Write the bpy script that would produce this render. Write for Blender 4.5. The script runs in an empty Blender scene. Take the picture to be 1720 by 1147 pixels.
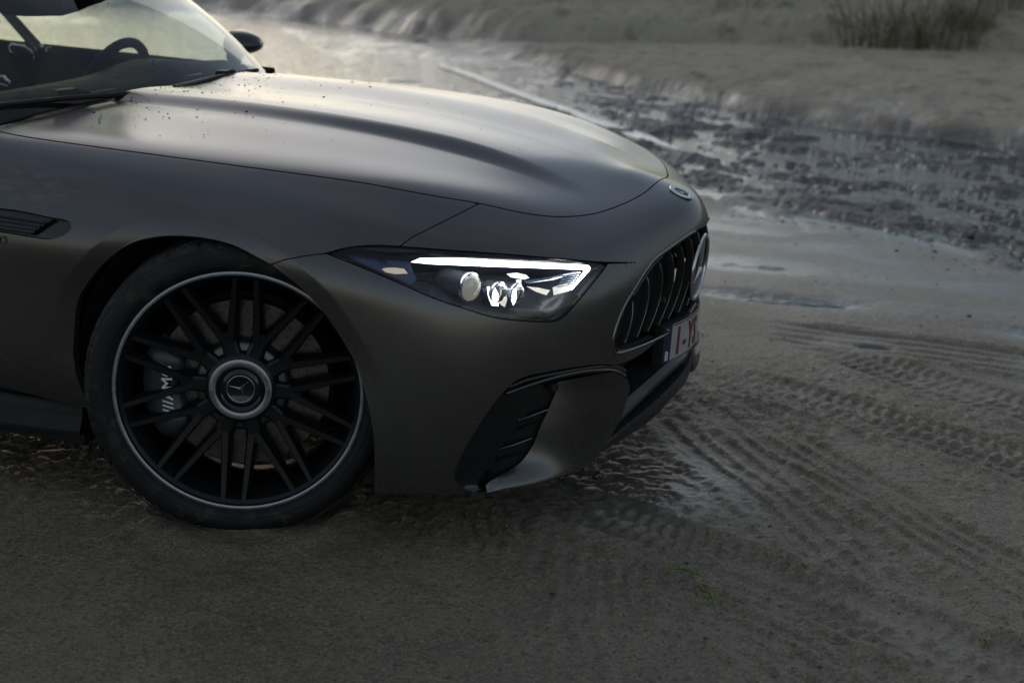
import bpy, bmesh, math, random
import numpy as np
from mathutils import Matrix, Vector

random.seed(4); RNG = np.random.default_rng(7)
scn = bpy.context.scene
COL = scn.collection

# ------------------------------------------------------------------ camera
CAM = np.array([1.600, -3.606, 1.388]); YAW, PITCH, ROLL = np.radians([18.846, 16.48, 1.154]); FPX = 2389.0
_d = np.array([-np.sin(YAW)*np.cos(PITCH), np.cos(YAW)*np.cos(PITCH), -np.sin(PITCH)])
_r = np.array([np.cos(YAW), np.sin(YAW), 0.]); _u = np.cross(_r, _d)
CR = _r*np.cos(ROLL)+_u*np.sin(ROLL); CU = -_r*np.sin(ROLL)+_u*np.cos(ROLL); CD = _d
cam = bpy.data.cameras.new('camera'); camo = bpy.data.objects.new('camera', cam); COL.objects.link(camo)
cam.sensor_width = 36; cam.lens = FPX/1720*36; cam.clip_end = 2000; cam.clip_start = .05
camo.matrix_world = Matrix([[CR[i], CU[i], -CD[i], CAM[i]] for i in range(3)]+[[0, 0, 0, 1]])
cam.dof.use_dof = True; cam.dof.focus_distance = 3.30; cam.dof.aperture_fstop = 3.4
scn.camera = camo

# ------------------------------------------------------------------ sky, sun, exposure
SUN_AZ = math.radians(40)      # from +Y towards -X
SUN_EL = math.radians(13)
w = bpy.data.worlds.new('World'); scn.world = w; w.use_nodes = True
nt = w.node_tree; nt.nodes.clear()
sky = nt.nodes.new('ShaderNodeTexSky'); sky.sky_type = 'NISHITA'; sky.sun_disc = False
sky.sun_elevation = SUN_EL; sky.sun_rotation = -SUN_AZ
sky.air_density = 1.0; sky.dust_density = 0.5; sky.ozone_density = 1.0
bg = nt.nodes.new('ShaderNodeBackground'); bg.inputs['Strength'].default_value = 0.10
wo = nt.nodes.new('ShaderNodeOutputWorld')
# evening cloud cover over the clear sky: even, streaky, everywhere
tcw = nt.nodes.new('ShaderNodeTexCoord'); mpw = nt.nodes.new('ShaderNodeMapping'); mpw.inputs['Scale'].default_value = (1.6, 1.6, 6.0)
cn = nt.nodes.new('ShaderNodeTexNoise'); cn.inputs['Scale'].default_value = 1.7; cn.inputs['Detail'].default_value = 6; cn.inputs['Roughness'].default_value = .55
cm = nt.nodes.new('ShaderNodeMapRange'); cm.inputs['From Min'].default_value = .35; cm.inputs['From Max'].default_value = .65; cm.inputs['To Min'].default_value = .18; cm.inputs['To Max'].default_value = .62
mxw = nt.nodes.new('ShaderNodeMix'); mxw.data_type = 'RGBA'; mxw.inputs[7].default_value = (3.2, 3.28, 3.5, 1)
nt.links.new(tcw.outputs['Generated'], mpw.inputs[0]); nt.links.new(mpw.outputs[0], cn.inputs['Vector']); nt.links.new(cn.outputs['Fac'], cm.inputs[0]); nt.links.new(cm.outputs[0], mxw.inputs[0])
nt.links.new(sky.outputs[0], mxw.inputs[6]); nt.links.new(mxw.outputs[2], bg.inputs[0]); nt.links.new(bg.outputs[0], wo.inputs[0])
sl = bpy.data.lights.new('sun', 'SUN'); sl.energy = 0.5; sl.angle = math.radians(60); sl.color = (1, .95, .89)
so = bpy.data.objects.new('sun', sl); COL.objects.link(so)
sdir = Vector((-math.sin(SUN_AZ)*math.cos(SUN_EL), math.cos(SUN_AZ)*math.cos(SUN_EL), math.sin(SUN_EL)))
so.rotation_euler = sdir.to_track_quat('Z', 'Y').to_euler(); so.location = (-6, 8, 6)
vs = scn.view_settings; vs.view_transform = 'Standard'; vs.look = 'None'; vs.gamma = 1; vs.exposure = 0.50

# ------------------------------------------------------------------ helpers
def tag(o, label=None, cat=None, group=None, kind=None):
    if label: o['label'] = label
    if cat: o['category'] = cat
    if group: o['group'] = group
    if kind: o['kind'] = kind
    return o
def empty(name, loc=(0, 0, 0), parent=None):
    o = bpy.data.objects.new(name, None); COL.objects.link(o); o.location = loc; o.empty_display_size = .1
    if parent: o.parent = parent
    return o
def link(name, me, mat, parent=None):
    o = bpy.data.objects.new(name, me); COL.objects.link(o)
    if mat is not None and not me.materials: me.materials.append(mat)
    if parent: o.parent = parent
    return o
def mk(name, V, F, mat, parent=None, smooth=True, mtx=None):
    me = bpy.data.meshes.new(name)
    me.from_pydata([tuple(map(float, v)) for v in V], [], [tuple(map(int, f)) for f in F])
    me.polygons.foreach_set('use_smooth', [smooth]*len(me.polygons)); me.update()
    o = link(name, me, mat, parent)
    if mtx is not None: o.matrix_basis = mtx
    return o
def autosharp(o, deg=35):
    me = o.data; bm = bmesh.new(); bm.from_mesh(me)
    bmesh.ops.recalc_face_normals(bm, faces=bm.faces)
    for e in bm.edges:
        if len(e.link_faces) == 2 and e.calc_face_angle(0) > math.radians(deg): e.smooth = False
    bm.to_mesh(me); bm.free(); return o
class MB:
    def __init__(s): s.V = []; s.F = []
    def add(s, V, F):
        n = len(s.V); s.V += [tuple(v) for v in V]; s.F += [tuple(i+n for i in f) for f in F]; return s
    def box(s, a, b):
        x0, y0, z0 = a; x1, y1, z1 = b
        return s.add([(x0,y0,z0),(x1,y0,z0),(x1,y1,z0),(x0,y1,z0),(x0,y0,z1),(x1,y0,z1),(x1,y1,z1),(x0,y1,z1)],
                     [(0,3,2,1),(4,5,6,7),(0,1,5,4),(1,2,6,5),(2,3,7,6),(3,0,4,7)])
    def grid(s, P, closed_u=False, closed_v=False, flip=False):
        P = np.asarray(P); nu, nv = P.shape[:2]; F = []
        for i in range(nu if closed_u else nu-1):
            for j in range(nv if closed_v else nv-1):
                a = i*nv+j; b = ((i+1) % nu)*nv+j; c = ((i+1) % nu)*nv+(j+1) % nv; d = i*nv+(j+1) % nv
                F.append((a, d, c, b) if flip else (a, b, c, d))
        return s.add(P.reshape(-1, 3), F)
    def tube(s, pts, r, n=8, caps=True):
        pts = [np.array(p, float) for p in pts]; m = len(pts)
        rr = r if hasattr(r, '__len__') else [r]*m
        rings = []; up = None
        for i in range(m):
            t = pts[min(i+1, m-1)]-pts[max(i-1, 0)]; t = t/(np.linalg.norm(t)+1e-12)
            if up is None: up = np.array([0, 0, 1.]) if abs(t[2]) < .9 else np.array([1., 0, 0])
            a = np.cross(t, up); a /= np.linalg.norm(a)+1e-12; b = np.cross(a, t); up = b
            rings.append([pts[i]+rr[i]*(math.cos(k)*a+math.sin(k)*b) for k in np.linspace(0, 2*np.pi, n, endpoint=False)])
        n0 = len(s.V); s.grid(np.array(rings), closed_v=True)
        if caps: s.F.append(tuple(n0+k for k in range(n))[::-1]); s.F.append(tuple(n0+(m-1)*n+k for k in range(n)))
        return s
    def build(s, name, mat, parent=None, smooth=True, sharp=None, mtx=None):
        o = mk(name, s.V, s.F, mat, parent, smooth, mtx)
        if sharp: autosharp(o, sharp)
        return o
def lathe(prof, n=96, closed=False):
    """profile [(r, h)] around local z -> grid points"""
    a = np.linspace(0, 2*np.pi, n, endpoint=False); pr = np.array(prof, float)
    return np.stack([np.outer(np.cos(a), pr[:, 0]), np.outer(np.sin(a), pr[:, 0]), np.tile(pr[:, 1], (n, 1))], -1)
def text_geo(body, size=1., extrude=0., shear=0., bold=0., align='LEFT'):
    cu = bpy.data.curves.new('lettering', 'FONT'); cu.body = body; cu.size = size; cu.extrude = extrude; cu.shear = shear
    cu.offset = bold; cu.align_x = align; cu.resolution_u = 3
    o = bpy.data.objects.new('lettering', cu); COL.objects.link(o)
    dg = bpy.context.evaluated_depsgraph_get(); me = bpy.data.meshes.new_from_object(o.evaluated_get(dg))
    V = np.array([v.co[:] for v in me.vertices]).reshape(-1, 3); F = [tuple(p.vertices) for p in me.polygons]
    bpy.data.objects.remove(o); bpy.data.curves.remove(cu); bpy.data.meshes.remove(me)
    return V, F
def sstep(a, b, x):
    t = np.clip((np.asarray(x, float)-a)/(b-a), 0, 1); return t*t*(3-2*t)
# value noise -------------------------------------------------------------
_tab = RNG.random((257, 257)); 
def vnoise(x, y):
    xi = np.floor(x).astype(int); yi = np.floor(y).astype(int); fx = x-xi; fy = y-yi
    fx = fx*fx*fx*(fx*(fx*6-15)+10); fy = fy*fy*fy*(fy*(fy*6-15)+10)
    a = _tab[xi % 256, yi % 256]; b = _tab[(xi+1) % 256, yi % 256]; c = _tab[xi % 256, (yi+1) % 256]; d = _tab[(xi+1) % 256, (yi+1) % 256]
    return (a*(1-fx)+b*fx)*(1-fy)+(c*(1-fx)+d*fx)*fy
def fbm(x, y, o=4, lac=2.03, g=.5):
    s = 0; a = 1; t = 0
    for k in range(o):
        s = s+a*(vnoise(x+17.3*k, y-9.1*k)-.5); t += a; a *= g; x = x*lac; y = y*lac
    return s/t*2

# ------------------------------------------------------------------ materials
def new_mat(name):
    m = bpy.data.materials.new(name); m.use_nodes = True; n = m.node_tree
    return m, n, n.nodes['Principled BSDF'], n.links
def pmat(name, col, rough=.5, metal=0., spec=.5, coat=0., noise=None, bump=None, emit=None, estr=0.):
    m, n, b, L = new_mat(name)
    b.inputs['Base Color'].default_value = (*col, 1); b.inputs['Roughness'].default_value = rough
    b.inputs['Metallic'].default_value = metal; b.inputs['Specular IOR Level'].default_value = spec
    b.inputs['Coat Weight'].default_value = coat; b.inputs['Coat Roughness'].default_value = .06
    tc = n.nodes.new('ShaderNodeTexCoord')
    if noise:
        sc, amt = noise
        t = n.nodes.new('ShaderNodeTexNoise'); t.inputs['Scale'].default_value = sc; t.inputs['Detail'].default_value = 5
        L.new(tc.outputs['Object'], t.inputs['Vector'])
        r = n.nodes.new('ShaderNodeMapRange'); r.inputs['To Min'].default_value = max(0, rough-amt); r.inputs['To Max'].default_value = min(1, rough+amt)
        r.inputs['From Min'].default_value = .3; r.inputs['From Max'].default_value = .7
        L.new(t.outputs['Fac'], r.inputs['Value']); L.new(r.outputs[0], b.inputs['Roughness'])
        mx = n.nodes.new('ShaderNodeMix'); mx.data_type = 'RGBA'
        mx.inputs[6].default_value = (*[c*.8 for c in col], 1); mx.inputs[7].default_value = (*[min(1, c*1.2) for c in col], 1)
        L.new(t.outputs['Fac'], mx.inputs[0]); L.new(mx.outputs[2], b.inputs['Base Color'])
    if bump:
        sc, st, dist = bump
        t = n.nodes.new('ShaderNodeTexNoise'); t.inputs['Scale'].default_value = sc; t.inputs['Detail'].default_value = 3
        L.new(tc.outputs['Object'], t.inputs['Vector'])
        bp = n.nodes.new('ShaderNodeBump'); bp.inputs['Strength'].default_value = st; bp.inputs['Distance'].default_value = dist
        L.new(t.outputs['Fac'], bp.inputs['Height']); L.new(bp.outputs[0], b.inputs['Normal'])
    if emit:
        b.inputs['Emission Color'].default_value = (*emit, 1); b.inputs['Emission Strength'].default_value = estr
    return m
def glass_mat(name, tint, rough=0.0, ior=1.5, bump=None):
    m = bpy.data.materials.new(name); m.use_nodes = True; n = m.node_tree; L = n.links; n.nodes.clear()
    o = n.nodes.new('ShaderNodeOutputMaterial'); mx = n.nodes.new('ShaderNodeMixShader')
    tr = n.nodes.new('ShaderNodeBsdfTransparent'); tr.inputs[0].default_value = (*tint, 1)
    gl = n.nodes.new('ShaderNodeBsdfGlossy'); gl.inputs['Roughness'].default_value = rough
    fr = n.nodes.new('ShaderNodeFresnel'); fr.inputs['IOR'].default_value = ior
    L.new(fr.outputs[0], mx.inputs[0]); L.new(tr.outputs[0], mx.inputs[1]); L.new(gl.outputs[0], mx.inputs[2]); L.new(mx.outputs[0], o.inputs[0])
    if bump:
        tc = n.nodes.new('ShaderNodeTexCoord'); t = n.nodes.new('ShaderNodeTexNoise'); t.inputs['Scale'].default_value = bump[0]; t.inputs['Detail'].default_value = 3
        mp = n.nodes.new('ShaderNodeMapping'); mp.inputs['Rotation'].default_value = (0, 0, .5); mp.inputs['Scale'].default_value = (1, 2.4, 1)
        bp = n.nodes.new('ShaderNodeBump'); bp.inputs['Strength'].default_value = bump[1]; bp.inputs['Distance'].default_value = bump[2]
        L.new(tc.outputs['Object'], mp.inputs[0]); L.new(mp.outputs[0], t.inputs['Vector']); L.new(t.outputs['Fac'], bp.inputs['Height'])
        L.new(bp.outputs[0], gl.inputs['Normal']); L.new(bp.outputs[0], fr.inputs['Normal'])
    return m
M = {}
M['paint'] = pmat('matte_grey_paint', (.117, .1120, .1130), .25, .92, .5, noise=(2.2, .04))
# sand spray and dried splashes on the paint, thicker low down and behind the wheel
_m = M['paint']; _n = _m.node_tree; _b = _n.nodes['Principled BSDF']; _L = _n.links; _N = _n.nodes.new
_src = _b.inputs['Base Color'].links[0].from_socket; _rs = _b.inputs['Roughness'].links[0].from_socket; _tc = _n.nodes['Texture Coordinate']
_sep = _N('ShaderNodeSeparateXYZ'); _L.new(_tc.outputs['Object'], _sep.inputs[0])
def _map(v, a, b, c, d):
    r = _N('ShaderNodeMapRange'); _L.new(v, r.inputs[0]); r.inputs['From Min'].default_value = a; r.inputs['From Max'].default_value = b; r.inputs['To Min'].default_value = c; r.inputs['To Max'].default_value = d; return r.outputs[0]
def _mul(a, b, op='MULTIPLY'):
    r = _N('ShaderNodeMath'); r.operation = op; r.use_clamp = True; _L.new(a, r.inputs[0])
    if isinstance(b, float): r.inputs[1].default_value = b
    else: _L.new(b, r.inputs[1])
    return r.outputs[0]
def _noise(sc, det, vec=None):
    t = _N('ShaderNodeTexNoise'); t.inputs['Scale'].default_value = sc; t.inputs['Detail'].default_value = det; t.inputs['Roughness'].default_value = .65; _L.new(vec or _tc.outputs['Object'], t.inputs['Vector']); return t.outputs['Fac']
_spk = _map(_noise(330, 2), .60, .70, 0, 1); _cl = _map(_noise(6, 5), .42, .62, .15, 1); _zl = _map(_sep.outputs[2], .62, .16, 0, 1)
_mp = _N('ShaderNodeMapping'); _mp.inputs['Rotation'].default_value = (0, .6, 0); _mp.inputs['Scale'].default_value = (1, 1, 5); _L.new(_tc.outputs['Object'], _mp.inputs[0])
_sm = _mul(_map(_noise(22, 6, _mp.outputs[0]), .48, .66, 0, 1), _mul(_map(_sep.outputs[0], -.22, -.42, 0, 1), _mul(_map(_sep.outputs[2], .70, .76, 0, 1), _map(_sep.outputs[2], .84, .78, 0, 1))))
_d = _mul(_mul(_mul(_spk, _mul(_cl, _zl)), .55), _mul(_sm, .30), 'ADD')
_x = _N('ShaderNodeMix'); _x.data_type = 'RGBA'; _x.inputs[7].default_value = (.20, .185, .16, 1); _L.new(_d, _x.inputs[0]); _L.new(_src, _x.inputs[6]); _L.new(_x.outputs[2], _b.inputs['Base Color'])
_L.new(_map(_d, 0, 1, .92, .0), _b.inputs['Metallic']); _L.new(_mul(_rs, _mul(_d, .6), 'ADD'), _b.inputs['Roughness'])
M['paint_inner'] = pmat('panel_edge', (.02, .02, .02), .7)
M['black'] = pmat('black_plastic', (.010, .010, .011), .6, 0, .3, noise=(9, .1))
M['gloss'] = pmat('gloss_black', (.008, .008, .009), .12, 0, .5, noise=(5, .05))
M['liner'] = pmat('arch_liner', (.006, .006, .006), .9)
M['rubber'] = pmat('tyre_rubber', (.006, .006, .0065), .68, 0, .35, bump=(160, .25, .002), noise=(12, .15))
_m = M['rubber']; _n = _m.node_tree; _b = _n.nodes['Principled BSDF']; _src = _b.inputs['Base Color'].links[0].from_socket
_t = _n.nodes.new('ShaderNodeTexNoise'); _t.inputs['Scale'].default_value = 16; _t.inputs['Detail'].default_value = 7; _t.inputs['Roughness'].default_value = .7
_r = _n.nodes.new('ShaderNodeMapRange'); _r.inputs['From Min'].default_value = .54; _r.inputs['From Max'].default_value = .70; _r.inputs['To Max'].default_value = .55
_x = _n.nodes.new('ShaderNodeMix'); _x.data_type = 'RGBA'; _x.inputs[7].default_value = (.075, .064, .048, 1)
_n.links.new(_n.nodes['Texture Coordinate'].outputs['Object'], _t.inputs['Vector']); _n.links.new(_t.outputs['Fac'], _r.inputs[0]); _n.links.new(_r.outputs[0], _x.inputs[0]); _n.links.new(_src, _x.inputs[6]); _n.links.new(_x.outputs[2], _b.inputs['Base Color'])
M['rim'] = pmat('satin_black_alloy', (.013, .0138, .016), .30, .45, .5, noise=(7, .06))
M['ring'] = pmat('machined_aluminium', (.34, .35, .38), .38, .9, noise=(60, .08))
M['badge'] = pmat('badge_silver', (.62, .64, .67), .3, .9, noise=(60, .05))
M['chrome'] = pmat('chrome', (.50, .51, .54), .16, 1., noise=(20, .05))
M['darkchrome'] = pmat('dark_chrome', (.22, .215, .21), .22, 1., noise=(20, .06))
M['disc'] = pmat('brake_disc_steel', (.13, .12, .11), .36, .8, noise=(40, .1))
M['hat'] = pmat('disc_hat_alloy', (.09, .10, .10), .35, .85, noise=(20, .1))
M['caliper'] = pmat('grey_caliper', (.038, .042, .048), .35, .3, noise=(14, .1))
M['white'] = pmat('white_print', (.62, .64, .68), .5, noise=(30, .05))
M['blackprint'] = pmat('black_print', (.01, .01, .01), .6)
M['plate'] = pmat('plate_white', (.34, .33, .32), .45, noise=(16, .1))
M['plateband'] = pmat('plate_band', (.012, .016, .045), .4, noise=(16, .1))
M['platered'] = pmat('plate_red', (.13, .016, .016), .5)
M['lamp_dark'] = pmat('lamp_housing', (.022, .026, .036), .28, .4, noise=(15, .1))
M['lamp_mid'] = pmat('lamp_blue_reflector', (.07, .09, .15), .22, .8, noise=(12, .08))
M['lamp_silver'] = pmat('lamp_reflector', (.34, .38, .46), .16, .95, noise=(12, .05))
M['lens'] = glass_mat('clear_lamp_cover', (.93, .95, 1.0), 0.01, 1.45)
M['drl'] = pmat('white_led', (.9, .9, .9), .4, emit=(1, .97, .90), estr=5.0)
M['lamp_lens'] = pmat('projector_glass', (.16, .17, .17), .08, 0, .8, emit=(1, .93, .72), estr=.10)
M['led_warm'] = pmat('projector_light', (.9, .9, .9), .4, emit=(1, .93, .70), estr=4.0)
M['led_dim'] = pmat('dim_light_guide', (.7, .7, .65), .35, emit=(1, .93, .72), estr=.35)
M['amber'] = pmat('marker_reflector', (.55, .50, .42), .3, emit=(1, .85, .55), estr=.22)
M['windscreen'] = glass_mat('windscreen_glass', (.55, .64, .60), 0.012, 1.45)
M['interior'] = pmat('black_leather', (.010, .010, .010), .85, 0, .15, noise=(30, .1), bump=(300, .2, .001))
M['tan'] = pmat('brown_leather', (.035, .016, .008), .7, 0, .25, noise=(25, .1))
M['mirrorglass'] = pmat('mirror_shell', (.06, .06, .062), .22, .6, noise=(9, .05))
M['drop'] = pmat('water_drop', (.010, .011, .012), .06, 0, .6)
M['carbon'] = pmat('dark_splitter', (.014, .014, .015), .35, 0, .6, noise=(90, .12))
M['grass'] = None
# ------------------------------------------------------------------ car body master surface (right half, x forward, y left, z up)
def proj(P):
    q = np.asarray(P, float)-CAM; z = q@CD
    return np.stack([860+FPX*(q@CR)/z, 573.5-FPX*(q@CU)/z], -1)
def rayv(px): return (px[0]-860)/FPX*CR-(px[1]-573.5)/FPX*CU+CD
def at(px, **k):
    v = rayv(px)
    for n, i in (('x', 0), ('y', 1), ('z', 2)):
        if n in k: return CAM+(k[n]-CAM[i])/v[i]*v
def spl(xk, Y, xq):
    xk = np.asarray(xk, float); Y = np.asarray(Y, float); n = len(xk); h = np.diff(xk)
    A = np.zeros((n, n)); B = np.zeros_like(Y); A[0, 0] = A[-1, -1] = 1
    for i in range(1, n-1):
        A[i, i-1] = h[i-1]; A[i, i] = 2*(h[i-1]+h[i]); A[i, i+1] = h[i]
        B[i] = 6*((Y[i+1]-Y[i])/h[i]-(Y[i]-Y[i-1])/h[i-1])
    Mm = np.linalg.solve(A, B.reshape(n, -1)).reshape(Y.shape)
    xq = np.asarray(xq, float); k = np.clip(np.searchsorted(xk, xq)-1, 0, n-2)
    sh = (slice(None),)+(None,)*(Y.ndim-1); t = (xq-xk[k])[sh]; H = h[k][sh]; a = H-t
    return Mm[k]*a**3/(6*H)+Mm[k+1]*t**3/(6*H)+(Y[k]/H-Mm[k]*H/6)*a+(Y[k+1]/H-Mm[k+1]*H/6)*t
# station: u, centre x, section azimuth, centre z, crown exponent, profile (distance from centre line, height)
ST = [
(0.00,-1.00, 0,.925,2,[(.745,.880),(.79,.862),(.865,.79),(.908,.70),(.920,.58),(.920,.42),(.902,.255),(.885,.19)]),
(0.30,-0.70, 0,.915,2,[(.745,.873),(.79,.856),(.868,.79),(.915,.70),(.927,.58),(.927,.42),(.910,.255),(.89,.19)]),
(0.60,-0.40, 0,.908,2,[(.745,.863),(.79,.846),(.875,.788),(.930,.70),(.943,.58),(.943,.42),(.926,.24),(.905,.17)]),
(0.90,-0.10, 0,.896,2,[(.742,.848),(.79,.830),(.885,.775),(.945,.70),(.957,.58),(.957,.42),(.945,.22),(.93,.14)]),
(1.33, 0.06,17,.880,1.9,[(.730,.810),(.78,.788),(.870,.742),(.935,.68),(.965,.58),(.972,.42),(.962,.17),(.95,.10)]),
(1.60, 0.10,29,.875,1.8,[(.720,.777),(.775,.752),(.862,.703),(.920,.64),(.953,.55),(.965,.42),(.958,.17),(.945,.10)]),
(1.85, 0.15,41,.868,1.6,[(.690,.741),(.735,.718),(.795,.672),(.838,.61),(.862,.53),(.868,.41),(.855,.18),(.84,.10)]),
(2.15, 0.22,56,.857,1.5,[(.578,.724),(.620,.704),(.672,.663),(.703,.60),(.717,.52),(.712,.41),(.695,.22),(.685,.13)]),
(2.40, 0.27,74,.848,1.4,[(.490,.736),(.545,.717),(.598,.677),(.620,.62),(.620,.53),(.606,.42),(.595,.27),(.585,.18)]),
(2.58, 0.30,90,.842,1.4,[(.460,.745),(.525,.722),(.578,.682),(.598,.63),(.594,.53),(.580,.42),(.575,.28),(.565,.20)]),
]
VK = [0, .18, .36, .54, .70, .755, .845, .92, 1.03, 1.16, 1.40, 1.48]
_us = []; _rw = []
for u, c, th, z0, p, prof in ST:
    t = math.radians(th); e = (math.sin(t), -math.cos(t)); sc, zc = prof[0]
    pts = [(f*sc, z0+(zc-z0)*f**p) for f in (0, .25, .5, .75)]+prof
    _rw.append([[c+s*e[0], s*e[1], z] for s, z in pts]); _us.append(u)
US = np.array(_us); RW = np.array(_rw)
def hb(x, y):
    x = np.asarray(x); y2 = np.asarray(y)**2
    return np.stack([np.ones_like(x), x, x*x, x**3, x**4, y2, y2*x, y2*x*x, y2*x**3, y2*y2, y2*y2*x, y2*y2*x*x], -1)
hp = np.concatenate([RW[:, k] for k in range(5)]+[RW[:, 5][:3], np.array([[.42, 0, .825], [.535, 0, .802], [.65, 0, .776]])])
HC = np.linalg.lstsq(hb(hp[:, 0], hp[:, 1]), hp[:, 2], rcond=None)[0]
def dome(x, y):
    ay = np.abs(y); w_ = .30-.05*sstep(-.2, .7, x); f = 1-sstep(.25, .72, x)
    ins = 1-sstep(w_-.015, w_+.075, ay); mid = .45+.55*sstep(.02, .26, ay)
    return .020*f*ins*mid
def body_grid(nu, nv):
    ue = np.r_[US, 2*US[-1]-US[-2::-1][:4]]; Re = np.concatenate([RW, (RW*np.array([1, -1, 1]))[-2::-1][:4]])
    uq = np.linspace(0, US[-1], nu); vq = np.linspace(0, VK[-1], nv)
    P = spl(VK, spl(ue, Re, uq).transpose(1, 0, 2), vq).transpose(1, 0, 2)
    x, y, z = P[..., 0], P[..., 1], P[..., 2]; ww = 1-sstep(.40, .68, vq)[None]
    z = z*(1-ww)+(hb(x, y)@HC)*ww; z = z+dome(x, y)*(1-sstep(.66, .72, vq))[None]
    y = y.copy(); y[:, 0] = 0; y[-1] = 0
    return uq, vq, np.stack([x, y, z], -1)
NU, NV = 430, 400
UQ, VQ, BP = body_grid(NU, NV)
def grid_normals(P):
    du = np.gradient(P, axis=0); dv = np.gradient(P, axis=1); n = np.cross(du, dv); n /= np.linalg.norm(n, axis=-1, keepdims=True)+1e-12
    return n
# traced outlines -------------------------------------------------------
def smooth_line(pts, closed=False, corners=(), n=6):
    pts = np.array(pts, float); m = len(pts); out = []
    rng_ = range(m if closed else m-1)
    for i in rng_:
        p1, p2 = pts[i], pts[(i+1) % m]
        p0 = pts[i-1] if (i > 0 or closed) and i not in corners else p1-(p2-p1)
        j = (i+1) % m
        p3 = pts[(i+2) % m] if (i+2 < m or closed) and j not in corners else p2+(p2-p1)
        for t in np.linspace(0, 1, n, endpoint=False):
            out.append(.5*((2*p1)+(-p0+p2)*t+(2*p0-5*p1+4*p2-p3)*t*t+(-p0+3*p1-3*p2+p3)*t**3))
    if not closed: out.append(pts[-1])
    return np.array(out)
def sdf(q, poly):
    """signed distance, positive inside"""
    poly = np.asarray(poly, float); sh = q.shape[:-1]; q = q.reshape(-1, 2); d = np.full(len(q), 1e18); ins = np.zeros(len(q), bool)
    for i in range(len(poly)):
        a = poly[i]; b = poly[(i+1) % len(poly)]; e = b-a; w_ = q-a
        t = np.clip((w_@e)/(e@e+1e-12), 0, 1); r = w_-t[:, None]*e; d = np.minimum(d, (r*r).sum(1))
        c = (a[1] > q[:, 1]) != (b[1] > q[:, 1])
        with np.errstate(divide='ignore', invalid='ignore'):
            xi = a[0]+(q[:, 1]-a[1])*(b[0]-a[0])/(b[1]-a[1])
        ins ^= c & (q[:, 0] < xi)
    d = np.sqrt(d); return np.where(ins, d, -d).reshape(sh)
SHUT = smooth_line([(-300,120),(-150,172),(-60,206),(0,221.5),(52,231.5),(139.5,244),(244,258),(349,272),(453,286),(600,306),(719,327.5),(805,342),(882,358.5),(942,364.3),(998,359),(1044.6,343.7),(1080,325.5),(1103,307)])
SEAM = np.array([(805,342),(765.6,362),(728,381),(691,399.5),(670,415)])
HLTOP = [(547.7,425.6),(585,416),(627,412.6),(666.5,414),(748,420),(845.6,427),(927,433.7),(992,439.5),(1019,445)]
HLBOT = [(1016,450),(989,484),(956,523),(940,536),(924,540.5),(878,539),(829,533),(780.5,518),(731.7,502),(683,481),(634,460),(585,440)]
HL = smooth_line(HLTOP+HLBOT, True, (0, 8, 9), 5)
SLIT = np.array([(992,438.5),(1019,443.5),(1069,442),(1069,440.5),(1019,440)])
GRILLE = smooth_line([(1190,377),(1184,380),(1157,394),(1125,416),(1100,435),(1084,455),(1067,482),(1048,514),(1034.5,547),(1029,572),(1031,588),(1040,593),(1077,581),(1115,563),(1140,546),(1157,528),(1167,510),(1171,498)], False)
GRILLE = np.vstack([GRILLE, [(1230, 498), (1230, 377)]])
ARCHL = smooth_line([(121,560),(126,511),(142.5,478),(172,442),(212,412),(252,400),(298,397),(348,402),(391,413.6),(431,434),(454,446.5),(477.7,464),(502,483.7),(525,508),(541,525.6),(565,560),(596,612),(612,657.7),(624,708),(629,760),(628,850)])
ARCH = np.vstack([[(330, 900), (160, 700), (137, 658), (125.5, 630), (119.5, 595)], ARCHL, [(620, 900)]])
HOODP = np.vstack([SHUT, [(1124, 284), (1200, 180), (1200, -400), (-300, -400)]])
i805 = int(np.argmin(np.hypot(SHUT[:, 0]-805, SHUT[:, 1]-342)))
FENDP = np.vstack([[(-520, 40)], SHUT[:i805+1], SEAM[1:], [(627,412.6),(585,416),(547.7,425.6),(509,430.5),(477.7,436.6),(452,446),(380,470),(380,800),(145,687),(70,667.5),(0,650),(-520,525)]])
VENT = smooth_line([(-90,338),(-40,344.5),(0,350),(30,354),(60,360),(85,365.5),(108,369.5),(117,374),(119.5,380),(116,388),(105,396),(90,401),(75,401.5),(50,398),(0,390),(-60,381),(-95,374),(-108,362),(-104,345)], True)
LOWL = smooth_line([(1300,480),(1166,531),(1140,545.5),(1116,560),(1095,580),(1076,595),(1055,606),(1033,612.5),(1008,611.5),(963,616.7),(907,626.5),(879.5,633.5),(860,644.6),(832,674),(807,710),(782,752),(766,785.5),(764,802),(771,816),(790,825.5)])
LOW = np.vstack([LOWL, [(800, 829), (800, 1000), (1300, 1000)]])
BOT = np.array([(400,827),(627,828),(700,829.5),(800,828),(1300,790),(1300,1300),(400,1300)])
Q0 = proj(BP)
sd = {k: sdf(Q0, p) for k, p in dict(hood=HOODP, fend=FENDP, hl=HL, slit=SLIT, gr=GRILLE, arch=ARCH, vent=VENT, low=LOW, bot=BOT).items()}
# wheel-arch lip: the skin turns inward along the edge of the opening
band = np.clip(-sd['arch'], 0, 60); bw = 30.
lipf = np.clip((bw-band)/bw, 0, 1); lipf = lipf*(1-sstep(560, 720, Q0[..., 1]))*sstep(.5, .62, VQ)[None]
BP2 = BP.copy(); BP2[..., 1] += .008*lipf*np.where(BP[..., 1] < -.8, 1, 0)
# crease that grows out of the headlight slit along the bumper
BN = grid_normals(BP2)
if BN[NU//3, NV//2, 2] < 0: BN = -BN
_tmp = body_grid(NU, NV)[2]
# hood rear edge in plan
def hood_rear(y): return -.735+.115*(1-np.clip(np.abs(y)/.74, 0, 1)**2)
GAP = 1.0

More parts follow.
